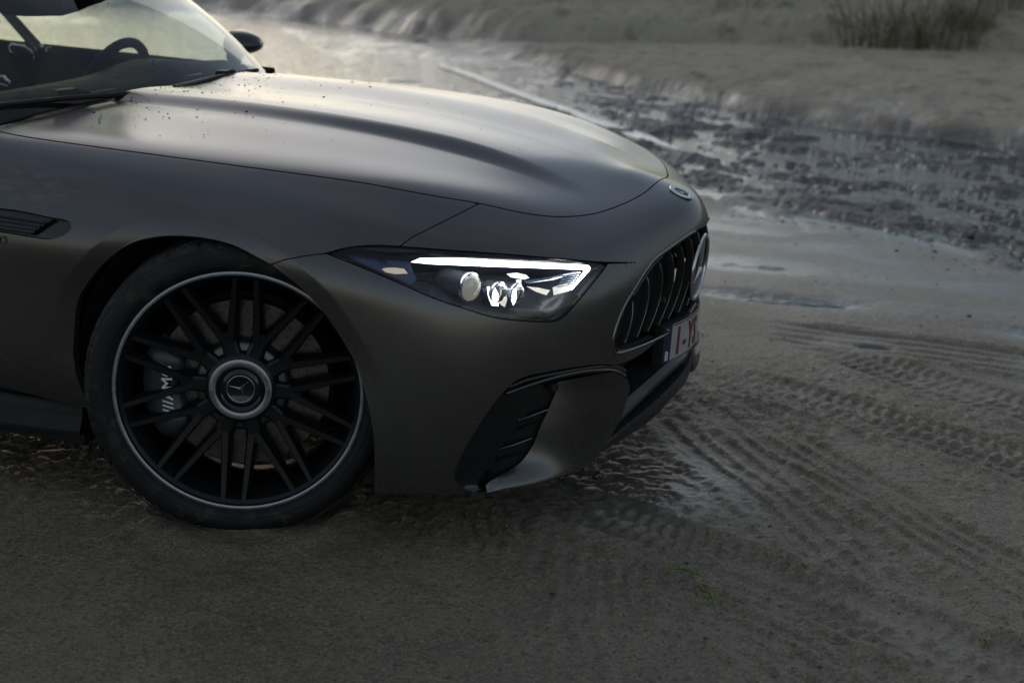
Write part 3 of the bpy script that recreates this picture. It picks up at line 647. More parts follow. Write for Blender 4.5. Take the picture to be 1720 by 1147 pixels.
# ------------------------------------------------------------------ wheels
def make_wheel():
    wl = empty('wheel', parent=car)
    # tyre
    half = [(r_-.010*min(1, max(0, (r_-.30)/.05)), h_) for r_, h_ in [(.280,.100),(.284,.112),(.290,.1205),(.300,.1265),(.314,.1280),(.328,.1255),(.340,.1190),(.349,.1105),(.3555,.102),(.3595,.095),(.3615,.082),(.3618,.077),(.3545,.0755),(.3545,.069),(.3625,.0675),(.363,.050),(.363,.036),(.3555,.0345),(.3555,.027),(.363,.0255),(.3632,.0)]]
    prof = half+[(r, -h) for r, h in half[-2::-1]]; pr = np.array(prof); n = 480
    P = lathe(prof, n); rr = np.hypot(P[..., 0], P[..., 1]); ang = np.arange(n); h = np.abs(pr[:, 1])
    sh = (h > .080) & (pr[:, 0] > .335)
    notch = ((ang % 8) < 1.5)[:, None] & sh[None]; P[..., :2] *= np.where(notch, (rr-.0035)/rr, 1)[..., None]
    cross = (((ang % 16) < 2)[:, None]) & ((h < .066) & (pr[:, 0] > .350))[None]; P[..., :2] *= np.where(cross, (rr-.005)/rr, 1)[..., None]
    wear = (np.random.default_rng(3).random(P.shape[:2])-.5)*.0012*(pr[:, 0] > .345)[None]; P[..., :2] *= (1+wear/.36)[..., None]
    tyre = MB().grid(P, closed_u=True); o = tyre.build('tyre', M['rubber'], wl, sharp=38)
    for k, r_ in ((0, .300), (1, .3385)):
        MB().grid(torus(r_, .0012, 160, 6)+np.array([0, 0, .1268 if k == 0 else .1275]), closed_u=True, closed_v=True).build('sidewall_rib', M['rubber'], wl)
    # rim
    MB().grid(lathe([(.2745,.1125),(.2735,.108),(.2715,.1035),(.266,.101),(.2635,.094),(.2600,.088),(.258,.080),(.254,.072),(.2515,.05),(.246,.02),(.246,-.04),(.252,-.09),(.262,-.11),(.282,-.115)], 160), closed_u=True).build('rim_barrel', M['rim'], wl, sharp=50)
    MB().grid(lathe([(.2845,.1085),(.2842,.1125),(.2830,.1138),(.2755,.1138),(.2743,.1125),(.2740,.108)], 200), closed_u=True).build('rim_edge', M['ring'], wl, sharp=50)
    def bar(mb, p0, p1, w0, w1, n0, n1, d0, d1):
        p0 = np.array(p0); p1 = np.array(p1); e = (p1-p0)/np.linalg.norm(p1-p0); l = np.array([-e[1], e[0]])
        ring = []
        for p, w_, n_, d_ in ((p0, w0, n0, d0), ((p0+p1)/2, (w0+w1)/2, (n0+n1)/2-.002, (d0+d1)/2), (p1, w1, n1, d1)):
            ring.append([(*(p+l*w_*s), n_-dd*d_) for s, dd in ((-.30, 0), (.30, 0), (.42, .10), (.62, .95), (.5, 1), (-.5, 1), (-.62, .95), (-.42, .10))])
        n0_ = len(mb.V); mb.grid(np.array(ring), closed_v=True); mb.F.append(tuple(n0_+i for i in range(8))[::-1]); mb.F.append(tuple(n0_+16+i for i in range(8)))
    base = math.radians(-77)
    sp_mesh = None
    for k in range(10):
        mb = MB()
        pol = lambda r, a: (r*math.cos(a), r*math.sin(a))
        if sp_mesh is None:
            bar(mb, pol(.066, 0), pol(.136, 0), .046, .036, .0760, .0765, .036, .034)
            for s in (-1, 1): bar(mb, pol(.112, s*.045), pol(.2665, s*math.radians(12.9)), .0235, .0165, .0758, .1005, .036, .032)
            o = mb.build('spoke', M['rim'], wl, sharp=30); sp_mesh = o.data
        else: o = link('spoke', sp_mesh, None, wl)
        o.rotation_euler = (0, 0, base+k*math.radians(36))
    MB().grid(lathe([(.088,.035),(.087,.064),(.084,.0725),(.076,.0775),(.0715,.0805)], 96), closed_u=True).build('hub', M['rim'], wl, sharp=50)
    ring = MB().grid(lathe([(.0715,.078),(.0715,.0845),(.0705,.0853),(.0575,.0853),(.0565,.0845),(.0560,.078)], 110), closed_u=True).build('hub_ring', M['ring'], wl, sharp=50)
    MB().grid(lathe([(.056,.082),(.0535,.0835),(.050,.079),(.045,.0755),(.0415,.0765),(.0395,.0785),(.0335,.079),(.0328,.0785),(.0005,.0785)], 80), closed_u=True).build('centre_cap', M['gloss'], wl, sharp=50)
    MB().grid(torus(.0315, .0012, 64, 8)+np.array([0, 0, .0795]), closed_u=True, closed_v=True).build('cap_star_ring', M['chrome'], wl)
    st = star_geo(.031, .0032, .0035, math.radians(45-90)).build('cap_star', M['chrome'], wl, smooth=False); st.location = (0, 0, .0787)
    for body, a0 in (('///AMG', 218), ('AFFALTERBACH', 30)):
        V, F = text_geo(body, .0125 if len(body) < 8 else .0095, .0002); wdt = V[:, 0].max(); mb = MB(); dr = -1
        for v in []: pass
        r0 = .0605
        VV2 = []
        for v in V:
            a = math.radians(a0)-v[0]/r0*1.0; r_ = r0+v[1]; VV2.append((r_*math.cos(a), r_*math.sin(a), .0856+v[2]))
        mb.add(VV2, F); mb.build('ring_lettering', M['blackprint'], wl, smooth=False)
    # brakes
    MB().grid(lathe([(.100,.030),(.197,.030),(.198,.026),(.198,.002),(.197,-.002),(.10,-.002)], 120), closed_u=True).build('brake_disc', M['disc'], wl, sharp=50)
    MB().grid(lathe([(.112,.031),(.110,.036),(.106,.055),(.098,.060),(.06,.060)], 90), closed_u=True).build('disc_hat', M['hat'], wl, sharp=50)
    MB().grid(lathe([(.205, -.02), (.10, -.025), (.02, -.02)], 60), closed_u=True).build('dust_shield', M['liner'], wl)
    mb = MB()
    for k in range(40):
        for q, r_ in enumerate((.128, .150, .172, .188)):
            a = (k+q*.27)/40*2*math.pi; c = np.array([r_*math.cos(a), r_*math.sin(a), .0306])
            n0 = len(mb.V); mb.V += [tuple(c+.0028*np.array([math.cos(t), math.sin(t), 0])) for t in np.linspace(0, 2*math.pi, 8, endpoint=False)]; mb.F.append(tuple(range(n0, n0+8)))
    hol = mb.build('disc_holes', M['blackprint'], wl, smooth=False)
    A = np.radians(np.linspace(146, 222, 26)); rowz = []
    for i, a in enumerate(A):
        t = i/25; e = min(1, min(t, 1-t)*7); ri = .140+.012*(1-e); ro = .226-.016*(1-e); f = .070-.018*(1-e)+.003*math.sin(t*9)
        rowz.append([(r_*math.cos(a), r_*math.sin(a), z_) for r_, z_ in ((ri, -.04), (ri-.002, f-.016), (ri+.012, f), (ri+.045, f+.004), (ro-.02, f), (ro, f-.016), (ro, -.04))])
    mb = MB().grid(np.array(rowz), closed_v=True); mb.F.append(tuple(range(7))); mb.F.append(tuple(25*7+i for i in range(7))[::-1])
    cal = mb.build('brake_caliper', M['caliper'], wl, sharp=45)
    return wl
wheel = make_wheel()
PSI = math.radians(20.9)
def wheel_mtx(loc, psi, side):
    e = np.array([math.cos(psi), math.sin(psi), 0]); n = np.array([math.sin(psi), -math.cos(psi), 0])
    if side > 0: e = -e; n = -n
    return Matrix([[e[i], (0, 0, 1)[i], n[i], loc[i]] for i in range(3)]+[[0, 0, 0, 1]])
wheel.matrix_basis = wheel_mtx((-.007, -.817, .351), PSI, -1)
# caliper lettering, reads upwards
V, F = text_geo('///AMG', .034, .0006, 0, .0005); mb = MB()
mb.add([(-.168-(v[1]-.012), -.062+v[0]*1.12, .0745+v[2]) for v in V], F); mb.build('caliper_lettering', M['white'], wheel, smooth=False)
def copy_wheel(loc, psi, side):
    r = wheel.copy(); COL.objects.link(r); r.parent = car; r.matrix_basis = wheel_mtx(loc, psi, side)
    for ch in wheel.children:
        if ch.name.startswith(('caliper_lettering', 'ring_lettering')) and side > 0: continue
        c = ch.copy(); COL.objects.link(c); c.parent = r
copy_wheel((-.007, .817, .351), PSI, 1); copy_wheel((-2.70, -.83, .355), 0, -1); copy_wheel((-2.70, .83, .355), 0, 1)
for x_ in (0, -2.70):
    for s in (-1, 1):
        mb = MB(); A = np.linspace(math.radians(-35), math.radians(215), 40)
        mb.grid(np.array([[(x_-.005+.402*math.cos(a), s*y_, .345+.402*math.sin(a)) for y_ in (.90, .70, .46)] for a in A]))
        n0 = len(mb.V); mb.V += [(x_-.005+.402*math.cos(a), s*.46, .345+.402*math.sin(a)) for a in A]; mb.F.append(tuple(range(n0, n0+40)))
        mb.build('arch_liner', M['liner'], car)
# ------------------------------------------------------------------ cowl, windscreen, cabin, rest of the body
def hz(x, y):
    return hb(np.asarray(x, float), np.asarray(y, float))@HC
ys = np.linspace(-.74, .74, 41)
cow = []
for y in ys:
    xr = hood_rear(y); z0 = float(hz(xr, y)+dome(np.array(xr), np.array(y)))
    cow.append([(xr-.006, y, z0-.028), (xr-.03, y, z0-.045), (xr-.07, y, z0-.030), (xr-.13, y, z0-.012), (xr-.16, y, z0-.03)])
MB().grid(np.array(cow)).build('cowl_panel', M['black'], car)
def wbase(y):
    xr = float(hood_rear(y)); return np.array([xr-.045+.01, y*.985, float(hz(xr, y))+.004])
A0 = np.array([-.700, .715, .893]); A1 = np.array([-1.015, .62, 1.114]); sl_ = (A1-A0)/(A1[2]-A0[2])
def wtop(y):
    k = y/.74; return np.array([A0[0]+sl_[0]*.36-.02+.16*(1-k*k)*.35, y*.80, 1.253+.035*(1-k*k)])
W = []
for y in ys:
    b, t = wbase(y), wtop(y); k = y/.74
    W.append([b*(1-s)+t*s+np.array([.035, 0, .03])*4*s*(1-s)*(1-.25*k*k) for s in np.linspace(0, 1, 16)])
W = np.array(W); MB().grid(W).build('windscreen', M['windscreen'], car)
MB().tube(W[:, -1], .022, 8).build('windscreen_header', M['paint'], car)
for i, nm in ((0, -1), (-1, 1)): MB().tube(W[i][:]+np.array([-.010, nm*.002, -.006]), .008, 8).build('windscreen_pillar', M['gloss'], car)
# black border printed along the lower edge of the glass
MB().grid(np.stack([W[:, 0]+np.array([-.004, 0, -.006]), W[:, 1]*.65+W[:, 0]*.35+np.array([-.004, 0, -.006])], 1)).build('glass_border', M['black'], car)
# dashboard
D = []
for y in np.linspace(-.70, .70, 30):
    bx = float(hood_rear(y)); c = 1-(y/.70)**2; hump = .035*math.exp(-((y-.37)/.2)**2)
    D.append([(bx-.10, y, .875), (bx-.16, y, .905), (-.92-.03*c, y, .915+hump*.6), (-1.02-.03*c, y, .905+hump), (-1.07-.03*c, y, .87+hump), (-1.08, y, .70), (-.95, y, .45)])
MB().grid(np.array(D)).build('dashboard', M['interior'], car)
# steering wheel
t22 = math.radians(22); SWu = np.array([math.sin(t22), 0, math.cos(t22)]); SWn = np.array([-math.cos(t22), 0, math.sin(t22)]); SWc = np.array([-1.143, .37, .831]); SWx = np.array([0, 1., 0])
swm = Matrix([[SWx[i], SWu[i], -SWn[i]*-1, SWc[i]] for i in range(3)]+[[0, 0, 0, 1]])
sw = empty('steering_wheel', parent=car); sw.matrix_basis = swm
tr = torus(.170, .0165, 72, 12); f = 1+.16*np.exp(-((np.arctan2(tr[..., 1], tr[..., 0])-math.radians(40))/.25)**2)+.16*np.exp(-((np.arctan2(tr[..., 1], tr[..., 0])-math.radians(140))/.25)**2)
MB().grid(tr, closed_u=True, closed_v=True).build('wheel_rim', M['interior'], sw)
MB().grid(lathe([(.075, 0), (.07, .02), (.04, .035), (.001, .037)], 32), closed_u=True).build('horn_pad', M['interior'], sw)
for a in (0, 180, 270):
    a = math.radians(a); MB().tube([(.06*math.cos(a), .06*math.sin(a), .01), (.165*math.cos(a), .165*math.sin(a), 0)], [.016, .012], 8).build('wheel_spoke', M['gloss'], sw)
MB().tube([at((244, 109.5), y=.32), at((252, 107), y=.32), at((259, 101), y=.33)], .0025, 6).build('paddle_trim', M['chrome'], sw).matrix_parent_inverse = swm.inverted()
# wipers
for wl_, (kx, ky), (a, b), zz in ((0, (120, 158), ((-60, 183), (250, 156)), .925), (1, (381, 124), ((293, 147), (432, 118.5)), .928)):
    wp = empty('wiper', parent=car); k_ = at((kx, ky), z=zz); p0 = at(a, z=zz-.005); p1 = at(b, z=zz-.005)
    MB().tube([p0, p0*.5+p1*.5+np.array([0, 0, .004]), p1], .007, 6).build('wiper_blade', M['black'], wp)
    e = (p1-p0)/np.linalg.norm(p1-p0); s = .055 if wl_ == 0 else .045; m = MB(); up = np.array([0, 0, 1.]); l = np.cross(up, e)
    prf = [(-1, .0), (-.85, .55), (.1, .62), (.55, .35), (1.1, -.15), (1.1, -.35), (.4, -.1), (-.9, -.35)]
    A = [k_+e*s*px_+up*s*.45*pz_-l*.016 for px_, pz_ in prf]; B = [p+l*.032 for p in A]; n = len(A)
    m.V = [tuple(v) for v in A+B]; m.F = [tuple(range(n)), tuple(range(n, 2*n))[::-1]]+[(i, n+i, n+(i+1) % n, (i+1) % n) for i in range(n)]
    m.build('wiper_arm', M['black'], wp, sharp=30)
# rear-view mirror
pm = [(-60,-40),(195,-40),(186,-6),(165,5),(150,9),(128,19),(100,27),(40,28),(8,25),(-10,10),(-60,5)]
m = MB(); A = [at(p, y=-.05) for p in pm]; B = [at(p, y=.03)+np.array([.01, 0, 0]) for p in pm]; n = len(A); m.V = [tuple(v) for v in A+B]
m.F = [tuple(range(n)), tuple(range(n, 2*n))[::-1]]+[(i, n+i, n+(i+1) % n, (i+1) % n) for i in range(n)]
m.build('inner_mirror', M['interior'], car, sharp=40)
c = at((115, 13), y=-.055); pr = lathe([(.016, 0), (.016, .006), (.012, .008), (.001, .008)], 24); Rm = np.array(frame((0, 0, 0), (.5, -.85, .1)))[:3, :3]
MB().grid((pr.reshape(-1, 3)@Rm.T+c).reshape(pr.shape), closed_u=True).build('mirror_sensor', M['mirrorglass'], car)
# doors: outer skin carries on the section behind the wing
sec = [(s, z) for s, z in ST[0][5]]; sec = [(.725, .885)]+sec[:6]+[(.912, .30), (.902, .265)]
for s in (-1, 1):
    dr = empty('door', parent=car)
    kz = spl(np.arange(len(sec)), np.array(sec), np.linspace(0, len(sec)-1, 40))
    X = np.linspace(-.805, -1.98, 16)
    MB().grid(np.array([[(x, s*(q[0]+.004*math.sin((x+.8)/1.2*3.1)), q[1]+.012*min(1, (-.8-x)/.5)) for q in kz] for x in X])).build('door_skin', M['paint'], dr)
    yo = s*.80; T0 = at((0, 66), y=.82); T1 = at((280, 95), y=.82); zt = lambda x: T1[2]+(T0[2]-T1[2])*(T1[0]-x)/(T1[0]-T0[0])
    P = []
    for x in np.linspace(-.80, -2.0, 14):
        z = zt(x); P.append([(x, s*.835, z-.03), (x, s*.83, z-.004), (x, s*.815, z), (x, s*.795, z-.02), (x, s*.775, z-.15), (x, s*.76, z-.28), (x, s*.72, z-.34), (x, s*.74, .35)])
    MB().grid(np.array(P)).build('door_lining', M['interior'], dr)
    if s > 0:
        f_ = lambda a: at(a, y=.77)
        MB().tube([f_((57, 104)), f_((58, 95)), f_((52, 85)), f_((40, 78)), f_((20, 75)), f_((16, 80)), f_((18, 88)), f_((34, 96))], .005, 6).build('door_pull', M['chrome'], dr)
        MB().tube([at((78, 86), y=.775), at((80, 81), y=.775), at((84, 79), y=.775)], .005, 6).build('speaker_trim', M['chrome'], dr)
        MB().tube([at((2, 10), y=.8), at((12, 22), y=.8), at((62, 78), y=.8), at((70, 88), y=.79)], [.02, .02, .022, .024], 8).build('window_pillar', M['gloss'], dr)
    else:
        MB().tube([(-1.88, -.8, 1.03), (-1.75, -.8, .90)], .02, 8).build('window_pillar', M['gloss'], dr)
# seats
for y0 in (-.37, .37):
    st_ = empty('seat', parent=car)
    prof = [(-1.48, .98), (-1.50, .70), (-1.50, .45)]
    P = []
    for k in np.linspace(-1, 1, 15):
        hw = .24; e = abs(k)**3
        P.append([(-1.90, y0+k*hw*.55, 1.10), (-1.83+.05*e, y0+k*hw*.62, 1.06), (-1.78+.07*e, y0+k*hw*.8, .92), (-1.70+.10*e, y0+k*hw, .72), (-1.62+.10*e, y0+k*hw, .52), (-1.5, y0+k*hw, .46+.05*e), (-1.15, y0+k*hw*.95, .50+.04*e), (-1.1, y0+k*hw*.9, .40)])
    MB().grid(np.array(P)).build('seat_shell', M['tan'], st_)
    MB().grid(np.array(P)[:, 0:3]+np.array([-.07, 0, .0])).build('seat_back', M['interior'], st_)
MB().tube([at((-10, 128), y=.42), at((6, 130), y=.42), at((15, 139), y=.42), at((14, 147), y=.42), at((-10, 140), y=.42)], .006, 6).build('seat_trim', M['chrome'], car)
# side mirrors
for s in (-1, 1):
    mr = empty('side_mirror', parent=car); c = np.array([-1.03, s*.965, .945])
    P = []
    for a in np.linspace(0, 2*np.pi, 40, endpoint=False):
        ring = []
        for t in np.linspace(0, 1, 9):
            r_ = math.sqrt(max(0, 1-(1-t)**2.2)); ring.append((c[0]+.105*(1-t)-.0, c[1]+s*.082*math.cos(a)*r_, c[2]+.044*math.sin(a)*r_*(1+.15*math.sin(a))+.012*math.cos(a)*0))
        P.append(ring)
    MB().grid(np.array(P), closed_u=True).build('mirror_shell', M['mirrorglass'], mr)
    MB().grid(np.array([[(c[0]-.001, c[1]+s*.078*math.cos(a)*r_, c[2]+.041*math.sin(a)*r_) for r_ in (1, .01)] for a in np.linspace(0, 2*np.pi, 30, endpoint=False)]), closed_u=True).build('mirror_face', M['gloss'], mr)
    MB().tube([(c[0]+.03, s*.90, .90), (c[0]+.03, s*.95, .925)], [.03, .02], 10).build('mirror_foot', M['gloss'], mr)
# sills, floor, rear body
for s in (-1, 1):
    rows = [(.909, .266), (.918, .258), (.921, .235), (.930, .212), (.936, .200), (.935, .192), (.90, .183), (.70, .18)]
    X = np.linspace(-.40, -2.32, 20)
    MB().grid(np.array([[(x, s*(r-.012*float(sstep(-.55, -.40, x))), z) for r, z in rows[:3]] for x in X])).build('sill_cover', M['black'], car)
    MB().grid(np.array([[(x, s*(r-.012*float(sstep(-.55, -.40, x))), z) for r, z in rows[2:]] for x in X])).build('side_skirt', M['black'], car, sharp=30)
MB().box((-2.3, -.88, .15), (-.42, .88, .28)).build('floor_pan', M['liner'], car, smooth=False)
MB().box((-3.5, -.45, .2), (.70, .45, .5)).build('subframe', M['liner'], car, smooth=False)
kz = spl(np.arange(len(sec)), np.array(sec), np.linspace(0, len(sec)-1, 40)); R_ = []
for x in np.linspace(-1.985, -3.70, 40):
    t = (-1.985-x)/1.7; sh = math.sqrt(max(.03, 1-max(0, (t-.55)/.47)**3)); bul = 1+.045*math.exp(-((t-.42)/.22)**2)
    row = [(x, 0., .93+.03*math.sin(t*3)-.05*t), (x, -.4*sh, .925+.03*math.sin(t*3)-.05*t)]+[(x, -q[0]*sh*bul, .27+(q[1]-.27)*(1+.10*math.sin(min(1, t*1.4)*2.2)-.06*t)) for q in kz]
    R_.append(row)
both_sides(MB().grid(np.array(R_))).build('rear_body', M['paint'], car)
# rain drops on the hood
mb = MB(); rg = np.random.default_rng(11)
def drop(p, n, r):
    n = n/np.linalg.norm(n); a = np.cross(n, (0, 0, 1)) if abs(n[2]) < .9 else np.cross(n, (1, 0, 0)); a /= np.linalg.norm(a); b = np.cross(n, a); k0 = len(mb.V)
    st = 1+rg.random()*.4
    for ring, (q, h) in enumerate(((1, -.02), (.82, .28), (.45, .48))):
        for t in np.linspace(0, 2*np.pi, 7, endpoint=False): mb.V.append(tuple(p+r*q*(math.cos(t)*a*st+math.sin(t)*b)+n*h*r))
    mb.V.append(tuple(p+n*r*.52))
    for g in range(2):
        for t in range(7): mb.F.append((k0+g*7+t, k0+g*7+(t+1) % 7, k0+(g+1)*7+(t+1) % 7, k0+(g+1)*7+t))
    for t in range(7): mb.F.append((k0+14+t, k0+14+(t+1) % 7, k0+21))
for _ in range(300):
    y = rg.uniform(-.66, .55); x = float(hood_rear(y))+.02+rg.exponential(.14); r = .0012+.0030*rg.random()**3
    z = float(hz(x, y)+dome(np.array(x), np.array(y))); drop(np.array([x, y, z]), np.array([.06, .06*y, 1.]), r)
for _ in range(70):
    y = rg.uniform(-.60, .3); x = rg.uniform(-.5, .5); z = float(hz(x, y)+dome(np.array(x), np.array(y))); drop(np.array([x, y, z]), np.array([.1, .1*y, 1.]), .0009+.0012*rg.random()**2)
def px_drops(n, cx, cy, sx, sy, r0, r1, ok):
    for _ in range(n):
        q = (rg.normal(cx, sx), rg.normal(cy, sy))
        if ok(q):
            p, nn = hit(q, 4); drop(p, nn, rg.uniform(r0, r1))
inb = lambda q: sdf(np.array([[q]]), GRILLE)[0, 0] < -4 and sdf(np.array([[q]]), HL)[0, 0] < -4 and sdf(np.array([[q]]), LOW)[0, 0] < -4
px_drops(90, 1040, 500, 26, 45, .0007, .0017, inb); px_drops(40, 985, 560, 40, 22, .0007, .0015, inb); px_drops(40, 260, 330, 160, 45, .0006, .0013, lambda q: sdf(np.array([[q]]), FENDP)[0, 0] > 6 and sdf(np.array([[q]]), ARCH)[0, 0] < -30)
dr_ = mb.build('water_drops', M['drop'], hood); tag(dr_, kind='stuff')
# ------------------------------------------------------------------ beach: one sheet, finer near the car
def axis(lo, hi, step, spec_lo, spec_hi):
    a = list(np.arange(lo, hi+1e-6, step)); s = step; x = hi
    for lim, g in spec_hi:
        while x < lim: s *= g; x += s; a.append(x)
    s = step; x = lo; b = []
    for lim, g in spec_lo:
        while x > lim: s *= g; x -= s; b.append(x)
    return np.array(b[::-1]+a)
GX = axis(-1.2, 2.1, .0075, ((-8, 1.016), (-160, 1.05)), ((4, 1.02), (120, 1.07)))
GY = axis(-1.8, 1.6, .0075, ((-60, 1.09),), ((17, 1.0125), (160, 1.06)))
def seg_dist(X, Y, pts):
    """signed distance to an open line, positive on the +y side"""
    pts = np.array(pts, float); yl_ = np.interp(X, pts[:, 0], pts[:, 1])
    sl = np.gradient(pts[:, 1], pts[:, 0]); s = np.interp(X, pts[:, 0], sl)
    return (Y-yl_)/np.sqrt(1+s*s)
BANK = [(-160,60),(-60,40),(-12,19),(-6.0,13.2),(-3.9,11.2),(-3.0,10.15),(-1.9,8.85),(-.3,7.45),(.87,6.75),(1.75,6.15),(4,4.7),(9,2.2),(30,-4),(120,-30)]
DUNE = [(-160,62),(-60,34),(-30,22.5),(-10,15.7),(-7.1,14.1),(-3.8,11.7),(-2.7,11.8),(-.5,12.6),(1.5,12.8),(6,12.0),(20,8),(120,-10)]
EDGE = [(-160,20),(-20,9),(-6,6.0),(-2.5,4.8),(.33,3.75),(1.75,2.85),(4,1.6),(10,-1),(120,-40)]   # near edge of the stream bed
WATER_Z = 0.0
def track(X, Y, p, d, off, width, ribs, depth, wob=.0):
    d = np.array(d, float)/np.hypot(*d); n = np.array([-d[1], d[0]]); s = (X-p[0])*d[0]+(Y-p[1])*d[1]; t = (X-p[0])*n[0]+(Y-p[1])*n[1]-off+wob*s*s
    return s, t
def near_h(X, Y, h):
    near = 1-sstep(1.6, 2.6, Y)
    # tyre tracks leading out from under the nose: ribbed bands, pressed in, with crumbled shoulders
    def ribbed(p, d, wid, nr, dep, amp, s0, s1, curv=0., lug=0., ph=0.):
        dd = np.array(d, float)/np.hypot(*d); n_ = np.array([-dd[1], dd[0]]); s_ = (X-p[0])*dd[0]+(Y-p[1])*dd[1]; t_ = (X-p[0])*n_[0]+(Y-p[1])*n_[1]+curv*s_*s_
        t_ = t_+.026*fbm(X*2+ph, Y*2, 3); at_ = np.abs(t_); inn = 1-sstep(wid*.80, wid, at_); on = sstep(s0-.12, s0+.12, s_)*(1-sstep(s1-.3, s1, s_)); wr = .45+.55*sstep(-.35, .15, fbm(X*2.6+ph, Y*2.6-ph, 3))
        r_ = inn*amp*np.tanh(2.2*np.cos(t_/wid*np.pi*nr))*wr
        if lug: r_ = r_+inn*lug*np.tanh(3*np.sin(s_*2*np.pi/.042+at_*45)*np.cos(t_/wid*np.pi*1.5))*wr
        r_ = r_-dep*inn+dep*1.1*np.exp(-((at_-wid*1.16)/(wid*.16))**2)*(.75+1.1*fbm(X*9+ph, Y*9, 4, g=.65))
        return r_*on
    tr = ribbed((.74, .38), (.66, -.88), .135, 5, .006, .0036, -.1, 3.0, .02)+ribbed((.98, .30), (.70, -.80), .10, 4, .005, .0042, -.1, 2.6, -.03, ph=3.)
    tr = tr+ribbed((.80, -.52), (.80, -.42), .115, 2.5, .009, .0030, -.05, 2.6, -.05, .0050, ph=5.)+ribbed((.62, -.62), (.45, -.85), .16, 6, .001, .0016, -.05, 1.4, .10, ph=8.)
    tr = tr+ribbed((.95, .62), (.92, -.34), .12, 3, .007, .0030, -.05, 2.5, .12, .0045, ph=11.)+ribbed((1.05, 1.25), (.97, -.02), .14, 4, .007, .0036, -.1, 2.2, .05, ph=14.)+ribbed((1.3, 1.0), (.8, -.55), .12, 3, .006, .003, -.1, 2.4, -.08, .004, ph=17.)
    tr = tr+ribbed((.30, -1.05), (.75, -.62), .13, 5, .001, .0012, -.05, 1.4, -.06, ph=21.)
    h = h+near*tr
    # curved scrape marks made by a steered tyre
    for q_ in range(9):
        cx_, cy_ = 1.02+.01*q_, -1.32; r0 = .24+.042*q_; rr = np.hypot(X-cx_, Y-cy_)+.012*fbm(X*4, Y*4, 2); aa = np.arctan2(Y-cy_, X-cx_)
        h = h+near*(.0042*np.exp(-((rr-r0)/.009)**2)-.003*np.exp(-((rr-r0+.018)/.010)**2))*sstep(.1, .5, aa)*(1-sstep(1.7, 2.3, aa))*np.clip(.7+1.2*fbm(X*3.5+q_, Y*3.5, 3), 0, 1.3)
    # small ripples on the wet patch below the bumper
    rp = np.exp(-(((X-.75)/.40)**2+((Y+.80)/.30)**2)); h = h+near*rp*.0035*np.sin((X*.9+Y*.25+.05*fbm(X*5, Y*5, 2))*2*np.pi/.045)*sstep(-.1, .25, fbm(X*3.3, Y*3.3, 3)+.1)
    h = np.where(near > .5, .003+np.log1p(np.exp(np.clip((h-.003)*500, -40, 40)))/500, h)
    # shallow dips that hold water: under the nose, behind the front wheel
    for (cx_, cy_, ax_, ay_, dp) in ((.72, -.12, .30, .34, .009), (-.80, -.55, .6, .34, .006), (1.27, 1.23, .06, .03, .02), (.85, 1.75, .35, .10, .02), (1.9, 1.0, .3, .12, .012), (2.1, 1.6, .5, .12, .018), (.35, 2.3, .7, .18, .012)):
        h = h-dp*np.exp(-(((X-cx_)/ax_)**2+((Y-cy_)/ay_)**2)**1.5)
    # tyre sits in the sand
    psi = math.radians(20.9); ex, ey = math.cos(psi), math.sin(psi); a = X*ex+(Y+.8325)*ey; bb = -X*ey+(Y+.8325)*ex
    foot = np.exp(-((a/.17)**4))*np.exp(-((bb/.15)**6)); h = h+.004*foot
    h = h+.020*np.exp(-((np.hypot(a/.24, bb/.20)-1)/.20)**2)*(.6+.8*fbm(X*7, Y*7, 3))*(Y > -1.6)
    return h
